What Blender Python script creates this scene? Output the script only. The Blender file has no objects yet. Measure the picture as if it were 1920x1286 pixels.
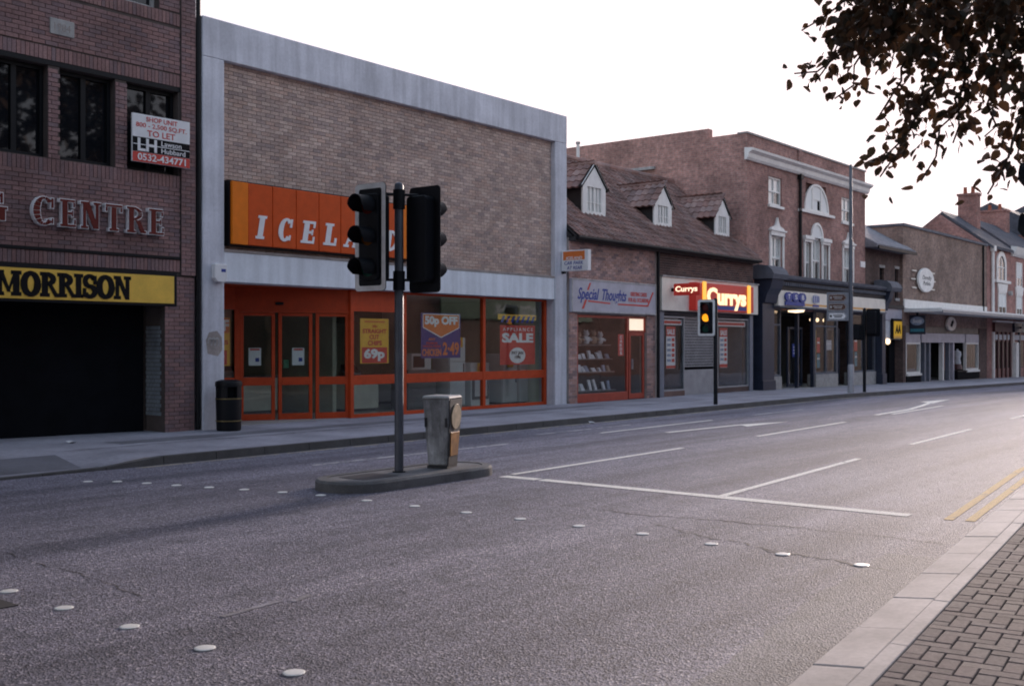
import bpy, math, random
from math import sin, cos, pi, radians, sqrt, atan2, hypot
import numpy as np
random.seed(7)
rng = np.random.default_rng(7)
S = bpy.context.scene
COL = S.collection

# ------------------------------------------------------------ camera, sky, sun
TH = radians(38.66)                       # the street runs along +X, the row of shops stands at y = 17
CAMZ = 1.72
cd = bpy.data.cameras.new('camera')
cam = bpy.data.objects.new('camera', cd)
COL.objects.link(cam)
cam.location = (0, 0, CAMZ)
cam.rotation_euler = (radians(90), 0, TH - radians(90))
cd.sensor_width = 36
cd.lens = 38.44
cd.shift_y = 0.0016
cd.clip_end = 3000
cd.dof.use_dof = True
cd.dof.focus_distance = 16.5
cd.dof.aperture_fstop = 5.0
S.camera = cam

SUN_AZ, SUN_EL = radians(12), radians(10.0)      # azimuth measured from +X towards +Y
w = bpy.data.worlds.new('World')
S.world = w
w.use_nodes = True
wn = w.node_tree
bg = wn.nodes['Background']
sky = wn.nodes.new('ShaderNodeTexSky')
sky.sky_type = 'NISHITA'
sky.sun_disc = False
sky.sun_elevation = SUN_EL
sky.sun_rotation = radians(90) - SUN_AZ
sky.air_density = 1.0
sky.dust_density = 2.2
sky.ozone_density = 3.0
# thick morning haze: the sky's own brightness levels off towards a pale cream instead of climbing at the sun
HAZE = (.88, .81, .775)
va = wn.nodes.new('ShaderNodeVectorMath')
va.operation = 'ADD'
va.inputs[1].default_value = HAZE
vd = wn.nodes.new('ShaderNodeVectorMath')
vd.operation = 'DIVIDE'
vm = wn.nodes.new('ShaderNodeVectorMath')
vm.operation = 'MULTIPLY'
vm.inputs[1].default_value = (HAZE[0] * 1.03, HAZE[1] * .93, HAZE[2] * .99)
wn.links.new(sky.outputs[0], va.inputs[0])
wn.links.new(sky.outputs[0], vd.inputs[0])
wn.links.new(va.outputs[0], vd.inputs[1])
wn.links.new(vd.outputs[0], vm.inputs[0])
wn.links.new(vm.outputs[0], bg.inputs[0])
bg.inputs[1].default_value = 0.12
ld = bpy.data.lights.new('sun', 'SUN')
ld.energy = 0.5
ld.angle = radians(12)
ld.color = (1.0, 0.82, 0.72)
sun = bpy.data.objects.new('sun', ld)
COL.objects.link(sun)
sd = (cos(SUN_AZ) * cos(SUN_EL), sin(SUN_AZ) * cos(SUN_EL), sin(SUN_EL))
from mathutils import Vector
sun.rotation_euler = Vector(sd).to_track_quat('Z', 'Y').to_euler()
sun.location = (60, 40, 30)
S.view_settings.view_transform = 'Standard'
S.view_settings.look = 'None'
S.view_settings.exposure = 3.85
S.view_settings.gamma = 1.0
S.cycles.use_denoising = True
S.cycles.max_bounces = 6
S.cycles.transparent_max_bounces = 12
S.cycles.caustics_reflective = False
S.cycles.caustics_refractive = False
S.cycles.filter_width = 1.9

# ------------------------------------------------------------ material helpers
MATS = {}


def newmat(name):
    m = bpy.data.materials.new(name)
    m.use_nodes = True
    nt = m.node_tree
    b = nt.nodes['Principled BSDF']
    MATS[name] = m
    return m, nt, b


def nd(nt, t, **kw):
    n = nt.nodes.new(t)
    for k, v in kw.items():
        if k.startswith('i_'):
            n.inputs[k[2:].replace('_', ' ')].default_value = v
        else:
            setattr(n, k, v)
    return n


def rgb(c):
    return (c[0], c[1], c[2], 1)


def ramp(nt, stops, interp='LINEAR'):
    r = nt.nodes.new('ShaderNodeValToRGB')
    r.color_ramp.interpolation = interp
    e = r.color_ramp.elements
    while len(e) < len(stops):
        e.new(0.5)
    for i, (p, c) in enumerate(stops):
        e[i].position = p
        e[i].color = rgb(c) if len(c) == 3 else c
    return r


def noise(nt, vec, scale, detail=4, rough=.55, stretch=None):
    n = nd(nt, 'ShaderNodeTexNoise')
    n.inputs['Scale'].default_value = scale
    n.inputs['Detail'].default_value = detail
    n.inputs['Roughness'].default_value = rough
    if stretch:
        mp = nd(nt, 'ShaderNodeMapping')
        mp.inputs['Scale'].default_value = stretch
        nt.links.new(vec, mp.inputs['Vector'])
        vec = mp.outputs[0]
    nt.links.new(vec, n.inputs['Vector'])
    return n


def pos(nt):
    return nt.nodes.new('ShaderNodeNewGeometry').outputs['Position']


def mul(nt, a, b, fac=1.0, typ='MULTIPLY'):
    m = nd(nt, 'ShaderNodeMix', data_type='RGBA', blend_type=typ)
    m.inputs['Factor'].default_value = fac
    for s, i in ((a, 6), (b, 7)):
        if isinstance(s, tuple):
            m.inputs[i].default_value = rgb(s)
        else:
            nt.links.new(s, m.inputs[i])
    return m.outputs[2]


def bump(nt, b, h, strength, dist=.01):
    n = nd(nt, 'ShaderNodeBump')
    n.inputs['Strength'].default_value = strength
    n.inputs['Distance'].default_value = dist
    nt.links.new(h, n.inputs['Height'])
    nt.links.new(n.outputs[0], b.inputs['Normal'])


def mat(name, col, rough=.55, metal=0.0, spec=.5, var=(3, .25), bmp=None, emit=None, streak=0):
    """plain procedural material: base colour broken up by two noises, optional relief"""
    if name in MATS:
        return MATS[name]
    m, nt, b = newmat(name)
    p = pos(nt)
    sc, am = var
    n1 = noise(nt, p, sc, 5)
    r1 = ramp(nt, [(.3, (1 - am,) * 3), (.7, (1 + am * .4,) * 3)])
    nt.links.new(n1.outputs[0], r1.inputs[0])
    c = mul(nt, tuple(col), r1.outputs[0])
    n2 = noise(nt, p, sc * 14, 3)
    r2 = ramp(nt, [(.35, (1 - am * .5,) * 3), (.65, (1, 1, 1))])
    nt.links.new(n2.outputs[0], r2.inputs[0])
    c = mul(nt, c, r2.outputs[0])
    if streak:
        n3 = noise(nt, p, 1.0, 5, .6, (5.5, 5.5, .45))
        r3 = ramp(nt, [(.38, (1 - streak,) * 3), (.6, (1, 1, 1))])
        nt.links.new(n3.outputs[0], r3.inputs[0])
        c = mul(nt, c, r3.outputs[0])
    nt.links.new(c, b.inputs['Base Color'])
    b.inputs['Roughness'].default_value = rough
    b.inputs['Metallic'].default_value = metal
    b.inputs['Specular IOR Level'].default_value = spec
    if bmp:
        n4 = noise(nt, p, bmp[0], 4)
        bump(nt, b, n4.outputs[0], bmp[1], bmp[2] if len(bmp) > 2 else .01)
    if emit:
        b.inputs['Emission Color'].default_value = rgb(emit[0])
        b.inputs['Emission Strength'].default_value = emit[1]
    return m


def mat_pieces(name, cols, rough=.85, grime=.35, bs=60, gs=.9):
    """bricks, tiles: every island / object takes its own colour from the list"""
    m, nt, b = newmat(name)
    g = nt.nodes.new('ShaderNodeNewGeometry')
    oi = nt.nodes.new('ShaderNodeObjectInfo')
    a = nd(nt, 'ShaderNodeMath', operation='ADD')
    nt.links.new(g.outputs['Random Per Island'], a.inputs[0])
    nt.links.new(oi.outputs['Random'], a.inputs[1])
    f = nd(nt, 'ShaderNodeMath', operation='FRACT')
    nt.links.new(a.outputs[0], f.inputs[0])
    k = len(cols)
    r = ramp(nt, [((i + .5) / k, c) for i, c in enumerate(cols)])
    nt.links.new(f.outputs[0], r.inputs[0])
    p = g.outputs['Position']
    n1 = noise(nt, p, gs, 6, .6)
    r1 = ramp(nt, [(.35, (1 - grime,) * 3), (.62, (1.08,) * 3)])
    nt.links.new(n1.outputs[0], r1.inputs[0])
    c = mul(nt, r.outputs[0], r1.outputs[0])
    n2 = noise(nt, p, 38, 4, .65)
    r2 = ramp(nt, [(.3, (.72,) * 3), (.7, (1.18,) * 3)])
    nt.links.new(n2.outputs[0], r2.inputs[0])
    c = mul(nt, c, r2.outputs[0])
    nt.links.new(c, b.inputs['Base Color'])
    b.inputs['Roughness'].default_value = rough
    b.inputs['Specular IOR Level'].default_value = .3
    n3 = noise(nt, p, bs, 4)
    bump(nt, b, n3.outputs[0], .5, .006)
    return m


def mat_bricktex(name, c1, c2, mortar, bw=.225, bh=.075, grime=.35):
    """brickwork too far off to pick the bricks apart; follows whichever way the wall faces"""
    m, nt, b = newmat(name)
    g = nt.nodes.new('ShaderNodeNewGeometry')
    sp = nt.nodes.new('ShaderNodeSeparateXYZ')
    nt.links.new(g.outputs['Position'], sp.inputs[0])
    s = nd(nt, 'ShaderNodeMath', operation='ADD')
    nt.links.new(sp.outputs[0], s.inputs[0])
    nt.links.new(sp.outputs[1], s.inputs[1])
    cb = nt.nodes.new('ShaderNodeCombineXYZ')
    nt.links.new(s.outputs[0], cb.inputs[0])
    nt.links.new(sp.outputs[2], cb.inputs[1])
    br = nd(nt, 'ShaderNodeTexBrick', offset=.5)
    nt.links.new(cb.outputs[0], br.inputs['Vector'])
    for k, v in (('Color1', rgb(c1)), ('Color2', rgb(c2)), ('Mortar', rgb(mortar))):
        br.inputs[k].default_value = v
    for k, v in (('Scale', 1.0), ('Mortar Size', .007), ('Mortar Smooth', .2), ('Bias', 0.0), ('Brick Width', bw), ('Row Height', bh)):
        br.inputs[k].default_value = v
    n1 = noise(nt, g.outputs['Position'], .7, 6, .6)
    r1 = ramp(nt, [(.35, (1 - grime,) * 3), (.65, (1.1,) * 3)])
    nt.links.new(n1.outputs[0], r1.inputs[0])
    c = mul(nt, br.outputs[0], r1.outputs[0])
    n2 = noise(nt, g.outputs['Position'], 7, 4, .7)
    r2 = ramp(nt, [(.3, (.68,) * 3), (.7, (1.25,) * 3)])
    nt.links.new(n2.outputs[0], r2.inputs[0])
    c = mul(nt, c, r2.outputs[0])
    nt.links.new(c, b.inputs['Base Color'])
    b.inputs['Roughness'].default_value = .9
    b.inputs['Specular IOR Level'].default_value = .25
    inv = nd(nt, 'ShaderNodeMath', operation='SUBTRACT')
    inv.inputs[0].default_value = 1
    nt.links.new(br.outputs['Fac'], inv.inputs[1])
    bump(nt, b, inv.outputs[0], .6, .008)
    return m


def mat_glass(name, tint=(.8, .85, .85), refl=1.0, f0=.035):
    m, nt, b = newmat(name)
    out = nt.nodes['Material Output']
    nt.nodes.remove(b)
    tr = nd(nt, 'ShaderNodeBsdfTransparent')
    tr.inputs[0].default_value = rgb(tint)
    gl = nd(nt, 'ShaderNodeBsdfGlossy')
    gl.inputs['Roughness'].default_value = .015
    gl.inputs[0].default_value = rgb((refl,) * 3)
    n = noise(nt, pos(nt), 1.3, 2)
    bm = nd(nt, 'ShaderNodeBump')
    bm.inputs['Strength'].default_value = .04
    bm.inputs['Distance'].default_value = .05
    nt.links.new(n.outputs[0], bm.inputs['Height'])
    nt.links.new(bm.outputs[0], gl.inputs['Normal'])
    lw = nd(nt, 'ShaderNodeLayerWeight')
    lw.inputs[0].default_value = .5
    pw = nd(nt, 'ShaderNodeMath', operation='POWER')
    pw.inputs[1].default_value = 4.5
    nt.links.new(lw.outputs['Facing'], pw.inputs[0])
    fr = nd(nt, 'ShaderNodeMath', operation='MULTIPLY_ADD')
    fr.inputs[1].default_value = .9
    fr.inputs[2].default_value = f0
    nt.links.new(pw.outputs[0], fr.inputs[0])
    mx = nd(nt, 'ShaderNodeMixShader')
    nt.links.new(fr.outputs[0], mx.inputs[0])
    nt.links.new(tr.outputs[0], mx.inputs[1])
    nt.links.new(gl.outputs[0], mx.inputs[2])
    nt.links.new(mx.outputs[0], out.inputs[0])
    return m


# ------------------------------------------------------------ object helpers
class Frame:
    """u along, v up, w out of the face"""
    def __init__(s, o, u, v=(0, 0, 1)):
        s.o = np.array(o, float)
        s.u = np.array(u, float) / np.linalg.norm(u)
        s.v = np.array(v, float) / np.linalg.norm(v)
        s.n = np.cross(s.u, s.v)

    def p(s, u, v, w=0):
        return s.o + s.u * u + s.v * v + s.n * w


def FY(y):
    return Frame((0, y, 0), (1, 0, 0))          # a face that looks at the street; u is world x


def FX(x):
    return Frame((x, 0, 0), (0, -1, 0))         # a face that looks back down the street (-x); u is -y


W = Frame((0, 0, 0), (1, 0, 0), (0, 1, 0))      # world: u=x v=y w=z


class MB:
    def __init__(s, fr=None):
        s.f = fr or W
        s.v = []
        s.q = []

    def add(s, pts, faces):
        n = len(s.v)
        s.v.extend([tuple(s.f.p(*p)) for p in pts])
        s.q.extend([tuple(i + n for i in f) for f in faces])
        return s

    def box(s, a, b, c, d, e, f):
        if a > b: a, b = b, a
        if c > d: c, d = d, c
        if e > f: e, f = f, e
        return s.add([(a, c, e), (b, c, e), (b, d, e), (a, d, e), (a, c, f), (b, c, f), (b, d, f), (a, d, f)],
                     [(3, 2, 1, 0), (4, 5, 6, 7), (0, 1, 5, 4), (1, 2, 6, 5), (2, 3, 7, 6), (3, 0, 4, 7)])

    def prism(s, poly, w0, w1):
        """poly counter-clockwise in u,v, drawn out from w0 to w1"""
        n = len(poly)
        pts = [(x, y, w0) for x, y in poly] + [(x, y, w1) for x, y in poly]
        fs = [tuple(range(n - 1, -1, -1)), tuple(range(n, 2 * n))]
        fs += [(i, (i + 1) % n, n + (i + 1) % n, n + i) for i in range(n)]
        return s.add(pts, fs)

    def disc(s, u, v, ru, rv, w0, w1, n=28):
        return s.prism([(u + ru * cos(2 * pi * i / n), v + rv * sin(2 * pi * i / n)) for i in range(n)], w0, w1)

    def strip(s, A, B, w0, w1):
        """ribbon between two polylines A and B (same length) as a solid"""
        n = len(A)
        pts = []
        for a, b in zip(A, B):
            pts += [(a[0], a[1], w0), (b[0], b[1], w0), (a[0], a[1], w1), (b[0], b[1], w1)]
        fs = []
        for i in range(n - 1):
            k, l = 4 * i, 4 * i + 4
            fs += [(k, k + 1, l + 1, l), (k + 2, l + 2, l + 3, k + 3), (k, l, l + 2, k + 2), (k + 1, k + 3, l + 3, l + 1)]
        fs += [(0, 2, 3, 1), (4 * n - 4, 4 * n - 3, 4 * n - 1, 4 * n - 2)]
        return s.add(pts, fs)

    def arc(s, u, v, ro, ri, a0, a1, w0, w1, n=16):
        """part of an elliptic ring; ro, ri = (ru, rv); angles in degrees"""
        A, B = [], []
        for i in range(n + 1):
            t = radians(a0 + (a1 - a0) * i / n)
            A.append((u + ro[0] * cos(t), v + ro[1] * sin(t)))
            B.append((u + ri[0] * cos(t), v + ri[1] * sin(t)))
        return s.strip(A, B, w0, w1)

    def lathe(s, u, v, prof, n=24, a0=0):
        """prof: (radius, height) pairs; axis along w at u,v"""
        pts, fs = [], []
        for r, h in prof:
            for i in range(n):
                t = 2 * pi * i / n + a0
                pts.append((u + r * cos(t), v + r * sin(t), h))
        for k in range(len(prof) - 1):
            for i in range(n):
                j = (i + 1) % n
                fs.append((k * n + i, k * n + j, (k + 1) * n + j, (k + 1) * n + i))
        fs.append(tuple(range(n - 1, -1, -1)))
        fs.append(tuple(range((len(prof) - 1) * n, len(prof) * n)))
        return s.add(pts, fs)

    def tube(s, path, rad, n=8, cap=True):
        P = [np.array(p, float) for p in path]
        R = rad if isinstance(rad, (list, tuple)) else [rad] * len(P)
        pts, fs = [], []
        up = np.array((0, 0, 1.0))
        ref = None
        for i, p in enumerate(P):
            d = P[min(i + 1, len(P) - 1)] - P[max(i - 1, 0)]
            d = d / (np.linalg.norm(d) + 1e-9)
            a = ref if ref is not None else (up if abs(d[2]) < .9 else np.array((1.0, 0, 0)))
            x = np.cross(a, d)
            if np.linalg.norm(x) < 1e-4:
                x = np.cross(np.array((0, 1.0, 0)), d)
            x /= np.linalg.norm(x)
            y = np.cross(d, x)
            ref = y * 0 + np.cross(d, x)
            ref = np.cross(x, d) * -1
            for k in range(n):
                t = 2 * pi * k / n
                pts.append(tuple(p + R[i] * (x * cos(t) + y * sin(t))))
        for i in range(len(P) - 1):
            for k in range(n):
                l = (k + 1) % n
                fs.append((i * n + k, i * n + l, (i + 1) * n + l, (i + 1) * n + k))
        if cap:
            fs.append(tuple(range(n - 1, -1, -1)))
            fs.append(tuple(range((len(P) - 1) * n, len(P) * n)))
        return s.add(pts, fs)


def prop(o, label=None, cat=None, group=None, kind=None):
    for k, v in (('label', label), ('category', cat), ('group', group), ('kind', kind)):
        if v:
            o[k] = v
    return o


ORG = {}


def thing(name, label, cat, loc, group=None):
    o = bpy.data.objects.new(name, None)
    o.empty_display_size = .2
    o.location = loc
    COL.objects.link(o)
    ORG[o] = np.array(loc, float)
    return prop(o, label, cat, group)


def mesh_obj(name, verts, faces, m, parent=None, smooth=False, bev=0, bseg=1):
    """one mesh object; verts in world space"""
    v = np.asarray(verts, float)
    org = ORG[parent] if parent is not None else np.zeros(3)
    me = bpy.data.meshes.new(name)
    me.from_pydata((v - org).tolist(), [], faces)
    me.update()
    if m is not None:
        me.materials.append(MATS[m] if isinstance(m, str) else m)
    o = bpy.data.objects.new(name, me)
    COL.objects.link(o)
    if parent is not None:
        o.parent = parent
    ORG[o] = org
    if smooth:
        me.polygons.foreach_set('use_smooth', [True] * len(me.polygons))
        if hasattr(me, 'set_sharp_from_angle'):
            me.set_sharp_from_angle(angle=radians(35))
    if bev:
        b = o.modifiers.new('bevel', 'BEVEL')
        b.width = bev
        b.segments = bseg
        b.limit_method = 'ANGLE'
        b.angle_limit = radians(40)
    return o


def part(parent, name, mb, m, **kw):
    return mesh_obj(name, mb.v, mb.q, m, parent, **kw)


def struct(name, verts, faces, m, **kw):
    return prop(mesh_obj(name, verts, faces, m, **kw), kind='structure')


def solo(name, mb, m, label, cat, group=None, **kw):
    """a thing that is one mesh, its origin at its base"""
    v = np.asarray(mb.v, float)
    base = np.array([(v[:, 0].min() + v[:, 0].max()) / 2, (v[:, 1].min() + v[:, 1].max()) / 2, v[:, 2].min()])
    o = mesh_obj(name, v - base, mb.q, m, None, **kw)
    o.location = base
    ORG[o] = base
    return prop(o, label, cat, group)


def shared(parent, name, me, loc, rotz=0):
    o = bpy.data.objects.new(name, me)
    COL.objects.link(o)
    o.parent = parent
    o.location = tuple(np.array(loc, float) - ORG[parent])
    o.rotation_euler = (0, 0, rotz)
    return o


def project(p):
    d = p[0] * cos(TH) + p[1] * sin(TH)
    r = p[0] * sin(TH) - p[1] * cos(TH)
    if d < .1:
        return None
    return 960 + 2050 * r / d, 646 - 2050 * (p[2] - CAMZ) / d, d


def seen(p, mg=10):
    q = project(p)
    return q is not None and -mg < q[0] < 1920 + mg and -mg < q[1] < 1286 + mg


def text(parent, name, s, fr, u0, u1, v0, v1, w0, m, depth=.004, bold=0.0, shear=0.0, line=.95, align='CENTER'):
    c = bpy.data.curves.new('lettering', 'FONT')
    c.body = s
    c.offset = bold
    c.extrude = .5
    c.shear = shear
    c.space_line = line
    c.align_x = align
    c.resolution_u = 3
    o = bpy.data.objects.new('lettering', c)
    me = bpy.data.meshes.new_from_object(o)
    n = len(me.vertices)
    co = np.empty(n * 3)
    me.vertices.foreach_get('co', co)
    co = co.reshape(-1, 3)
    lo, hi = co.min(0), co.max(0)
    uu = u0 + (co[:, 0] - lo[0]) / (hi[0] - lo[0]) * (u1 - u0)
    vv = v0 + (co[:, 1] - lo[1]) / (hi[1] - lo[1]) * (v1 - v0)
    ww = w0 + (co[:, 2] + .5) * depth
    P = fr.o + np.outer(uu, fr.u) + np.outer(vv, fr.v) + np.outer(ww, fr.n)
    fs = [tuple(p.vertices) for p in me.polygons]
    bpy.data.objects.remove(o)
    bpy.data.curves.remove(c)
    bpy.data.meshes.remove(me)
    return mesh_obj(name, P, fs, m, parent)


def glyph(ch, t=.24, h=.1, sf=.09):
    """slab-serif capital as polygons in a box of height 1; returns (width, polygons)"""
    P = []

    def rect(a, b, c, d): P.append([(a, c), (b, c), (b, d), (a, d)])

    def stem(x, tt=t, top=True, bot=True):
        rect(x, x + tt, 0, 1)
        if bot: rect(x - sf, x + tt + sf, 0, h)
        if top: rect(x - sf, x + tt + sf, 1 - h, 1)

    def ring(cx, cy, rx, ry, a0, a1, tx, ty, n=14):
        for i in range(n):
            q = []
            for j, k in ((i, 0), (i + 1, 0), (i + 1, 1), (i, 1)):
                a = radians(a0 + (a1 - a0) * j / n)
                rr = (rx - tx * k, ry - ty * k)
                q.append((cx + rr[0] * cos(a), cy + rr[1] * sin(a)))
            P.append(q)

    if ch == 'I':
        stem(sf); w_ = t + 2 * sf
    elif ch == 'E':
        stem(sf); x = sf + t; w_ = .68
        rect(x, w_, 0, h); rect(x, w_ - .12, .5 - h / 2, .5 + h / 2); rect(x, w_ - .04, 1 - h, 1)
        rect(w_ - .08, w_, h, .3); rect(w_ - .12, w_ - .04, .72, 1 - h); rect(w_ - .18, w_ - .12, .38, .62)
    elif ch == 'L':
        stem(sf); w_ = .64; rect(sf + t, w_, 0, h); rect(w_ - .09, w_, h, .34)
    elif ch == 'T':
        w_ = .76; x = w_ / 2 - t / 2
        rect(x, x + t, 0, 1 - h); rect(x - sf, x + t + sf, 0, h); rect(0, w_, 1 - h, 1); rect(0, .09, .72, 1 - h); rect(w_ - .09, w_, .72, 1 - h)
    elif ch in 'CG':
        w_ = .74; ring(.38, .5, .38, .52, 42, 318, t, h)
        rect(.6, .69, .62, .98)
        if ch == 'G':
            rect(.52, .52 + t, 0.02, .46); rect(.44, .82, .4, .4 + h)
        else:
            rect(.62, .68, .05, .26)
    elif ch == 'O':
        w_ = .84; ring(.42, .5, .42, .52, 0, 360, t, h + .03, 28)
    elif ch == 'D':
        stem(sf); w_ = .84; ring(sf + t * .6, .5, w_ - sf - t * .6, .5, -90, 90, t, h)
    elif ch == 'R':
        stem(sf); w_ = .82; ring(sf + t * .7, .735, .46, .265, -90, 90, t * .9, h)
        P.append([(.36, .5), (.56, .5), (.8, h), (.8, 0), (.66, 0)])
        rect(.7, .88, 0, h)
    elif ch == 'N':
        w_ = .88; a = t * .62
        stem(sf, a); stem(w_ - a - sf, a, True, False)
        P.append([(sf, 1), (sf + t * 1.1, 1), (w_ - sf, 0), (w_ - sf - t * .9, 0)][::-1])
    elif ch == 'M':
        w_ = 1.12; a = t * .62
        stem(sf, a); stem(w_ - t - sf, t)
        P.append([(sf, 1), (sf + t, 1), (.62, .16), (.48, .16)][::-1])
        P.append([(w_ - t - sf, 1), (w_ - sf - t * .3, 1), (.62, .16), (.52, .16)])
    elif ch == 'A':
        w_ = .9
        P.append([(.08, 0), (.2, 0), (.5, 1), (.38, 1)]); P.append([(.38, 1), (.54, 1), (.86, 0), (.6, 0)][::-1])
        rect(.24, .66, .28, .28 + h); rect(0, .3, 0, h); rect(.54, .94, 0, h)
    elif ch == 'S':
        w_ = .7
        ring(.35, .73, .33, .29, 20, 270, t * .8, h + .02); ring(.35, .27, .35, .29, -160, 90, t * .8, h + .02)
        rect(.56, .65, .62, .95); rect(.03, .12, .05, .38)
    else:
        w_ = .5
    return w_, P


def letter(parent, name, ch, fr, u0, width, v0, height, w0, depth, m, shear=0.0, grow=0.0, **kw):
    gw, polys = glyph(ch)
    mb = MB(fr)
    for i, pl in enumerate(polys):
        q = []
        cx = sum(p[0] for p in pl) / len(pl); cy = sum(p[1] for p in pl) / len(pl)
        for x, y in pl:
            if grow:
                x += grow * (1 if x > cx else -1); y += grow * (1 if y > cy else -1)
            q.append((u0 + (x / gw) * width + shear * y * height, v0 + y * height))
        ar = sum(q[k][0] * q[(k + 1) % len(q)][1] - q[(k + 1) % len(q)][0] * q[k][1] for k in range(len(q)))
        if ar < 0:
            q = q[::-1]
        mb.prism(q, w0 - .0003 * i, w0 + depth + .0006 * i)
    return part(parent, name, mb, m, **kw)


def brick_cells(u0, u1, v0, v1, holes=(), L=.215, h=.065, j=.010, soldier=False):
    """centres and sizes of the bricks that fill a rectangle round its openings"""
    out = []
    rows = int(round((v1 - v0) / (h + j)))
    for r in range(rows):
        a, b = v0 + r * (h + j), v0 + r * (h + j) + h
        iv = [(u0, u1)]
        for (hu0, hu1, hv0, hv1) in holes:
            if b > hv0 + .01 and a < hv1 - .01:
                nv = []
                for p, q in iv:
                    if hu1 <= p or hu0 >= q:
                        nv.append((p, q)); continue
                    if hu0 > p: nv.append((p, hu0))
                    if hu1 < q: nv.append((hu1, q))
                iv = nv
        off = (L + j) / 2 if r % 2 else 0
        for p, q in iv:
            k = math.floor((p - off) / (L + j))
            x = off + k * (L + j)
            while x < q:
                s, e = max(x, p), min(x + L, q)
                if e - s > .03:
                    out.append(((s + e) / 2, (a + b) / 2, e - s, h))
                x += L + j
    return out


def soldier_cells(u0, u1, v0, v1, wdt=.065, j=.010):
    n = int((u1 - u0) / (wdt + j))
    st = (u1 - u0) / n
    return [(u0 + (i + .5) * st, (v0 + v1) / 2, st - j, v1 - v0) for i in range(n)]


def lay(owner, cells, fr, m, depth=.012, name='brick', single=300, rest_name='brickwork'):
    """bricks as geometry: the ones that show largest are objects of their own, the rest one part"""
    items = []
    for (u, v, a, b) in cells:
        p = fr.p(u, v)
        q = project(p)
        big = q[2] if (q and 0 < q[0] < 1920 and 0 < q[1] < 1286) else 1e6
        items.append((big, u, v, a, b))
    items.sort(key=lambda t: t[0])
    cache = {}
    rest = MB(fr)
    cnt = 0
    for big, u, v, a, b in items:
        dw = random.uniform(-.002, .0025)
        if cnt < single and big < 1e5:
            key = (round(a, 3), round(b, 3))
            if key not in cache:
                if len(cache) > 60:
                    rest.box(u - a / 2, u + a / 2, v - b / 2, v + b / 2, -.01, depth + dw); continue
                mb = MB(Frame((0, 0, 0), fr.u, fr.v))
                mb.box(-a / 2, a / 2, -b / 2, b / 2, -.01, depth)
                me = bpy.data.meshes.new(name)
                me.from_pydata(mb.v, [], mb.q)
                me.materials.append(MATS[m])
                cache[key] = me
            shared(owner, name, cache[key], fr.p(u, v, dw))
            cnt += 1
        else:
            rest.box(u - a / 2, u + a / 2, v - b / 2, v + b / 2, -.01, depth + dw)
    if rest.v:
        prop(part(owner, rest_name, rest, m), kind='stuff')
# ------------------------------------------------------------ materials
def mat_asphalt(name, dark, light, chips):
    m, nt, b = newmat(name)
    p = pos(nt)
    v = nd(nt, 'ShaderNodeTexVoronoi', feature='F1')
    v.inputs['Scale'].default_value = 75
    nt.links.new(p, v.inputs['Vector'])
    sp = nt.nodes.new('ShaderNodeSeparateColor')
    nt.links.new(v.outputs['Color'], sp.inputs[0])
    r0 = ramp(nt, [(0, dark), (.62, light), (.9, light), (1, chips)])
    nt.links.new(sp.outputs[0], r0.inputs[0])
    c = r0.outputs[0]
    n1 = noise(nt, p, 28, 5, .7)
    r1 = ramp(nt, [(.3, (.45,) * 3), (.72, (1.5,) * 3)])
    nt.links.new(n1.outputs[0], r1.inputs[0])
    c = mul(nt, c, r1.outputs[0])
    n2 = noise(nt, p, .55, 6, .6, (.16, 1.8, 1))       # wear and tyre tracks along the lanes
    r2 = ramp(nt, [(.36, (.55, .55, .58)), (.62, (1.25, 1.23, 1.22))])
    nt.links.new(n2.outputs[0], r2.inputs[0])
    c = mul(nt, c, r2.outputs[0])
    n3 = noise(nt, p, 2.6, 5, .65)                     # patches and spills
    r3 = ramp(nt, [(.3, (.72,) * 3), (.48, (1, 1, 1)), (.7, (1.12, 1.1, 1.1))])
    nt.links.new(n3.outputs[0], r3.inputs[0])
    c = mul(nt, c, r3.outputs[0])
    nt.links.new(c, b.inputs['Base Color'])
    b.inputs['Roughness'].default_value = .78
    b.inputs['Specular IOR Level'].default_value = .5
    bump(nt, b, v.outputs['Distance'], .9, .008)
    return m


mat_asphalt('asphalt', (.055, .055, .075), (.22, .215, .275), (.54, .51, .56))
mat_asphalt('asphalt_smooth', (.15, .148, .168), (.185, .182, .205), (.25, .24, .255))
mat('pavement', (.37, .365, .42), .75, var=(.8, .35), bmp=(90, .5, .006))
mat('pavement_dark', (.19, .19, .22), .75, var=(1.2, .3), bmp=(90, .5, .006))
mat('earth', (.09, .085, .08), .9, var=(.2, .3))
mat('kerb', (.10, .098, .10), .75, var=(2.5, .35), bmp=(60, .4))
mat('kerb_pale', (.56, .51, .50), .85, spec=.25, var=(2.0, .28), bmp=(110, .5, .004))
mat('joint', (.11, .10, .097), .9)
mat('seam', (.05, .047, .05), .8)
mat_pieces('block_paving', [(0.174, 0.138, 0.139), (0.202, 0.165, 0.161), (0.147, 0.12, 0.122), (0.187, 0.159, 0.159), (0.222, 0.186, 0.177)], .92, .3, 80)
mat('slab', (.6, .56, .53), .75, var=(4, .25), bmp=(100, .4))


def mat_paint(name, col, worn):
    m, nt, b = newmat(name)
    p = pos(nt)
    n1 = noise(nt, p, 3.5, 6, .7)
    r = ramp(nt, [(worn, (.27, .26, .28)), (worn + .1, col)])
    nt.links.new(n1.outputs[0], r.inputs[0])
    n2 = noise(nt, p, 60, 3, .7)
    r2 = ramp(nt, [(.32, (.4,) * 3), (.5, (1, 1, 1))])
    nt.links.new(n2.outputs[0], r2.inputs[0])
    nt.links.new(mul(nt, r.outputs[0], r2.outputs[0]), b.inputs['Base Color'])
    b.inputs['Roughness'].default_value = .9
    b.inputs['Specular IOR Level'].default_value = .2
    bump(nt, b, n2.outputs[0], .4, .004)


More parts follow.
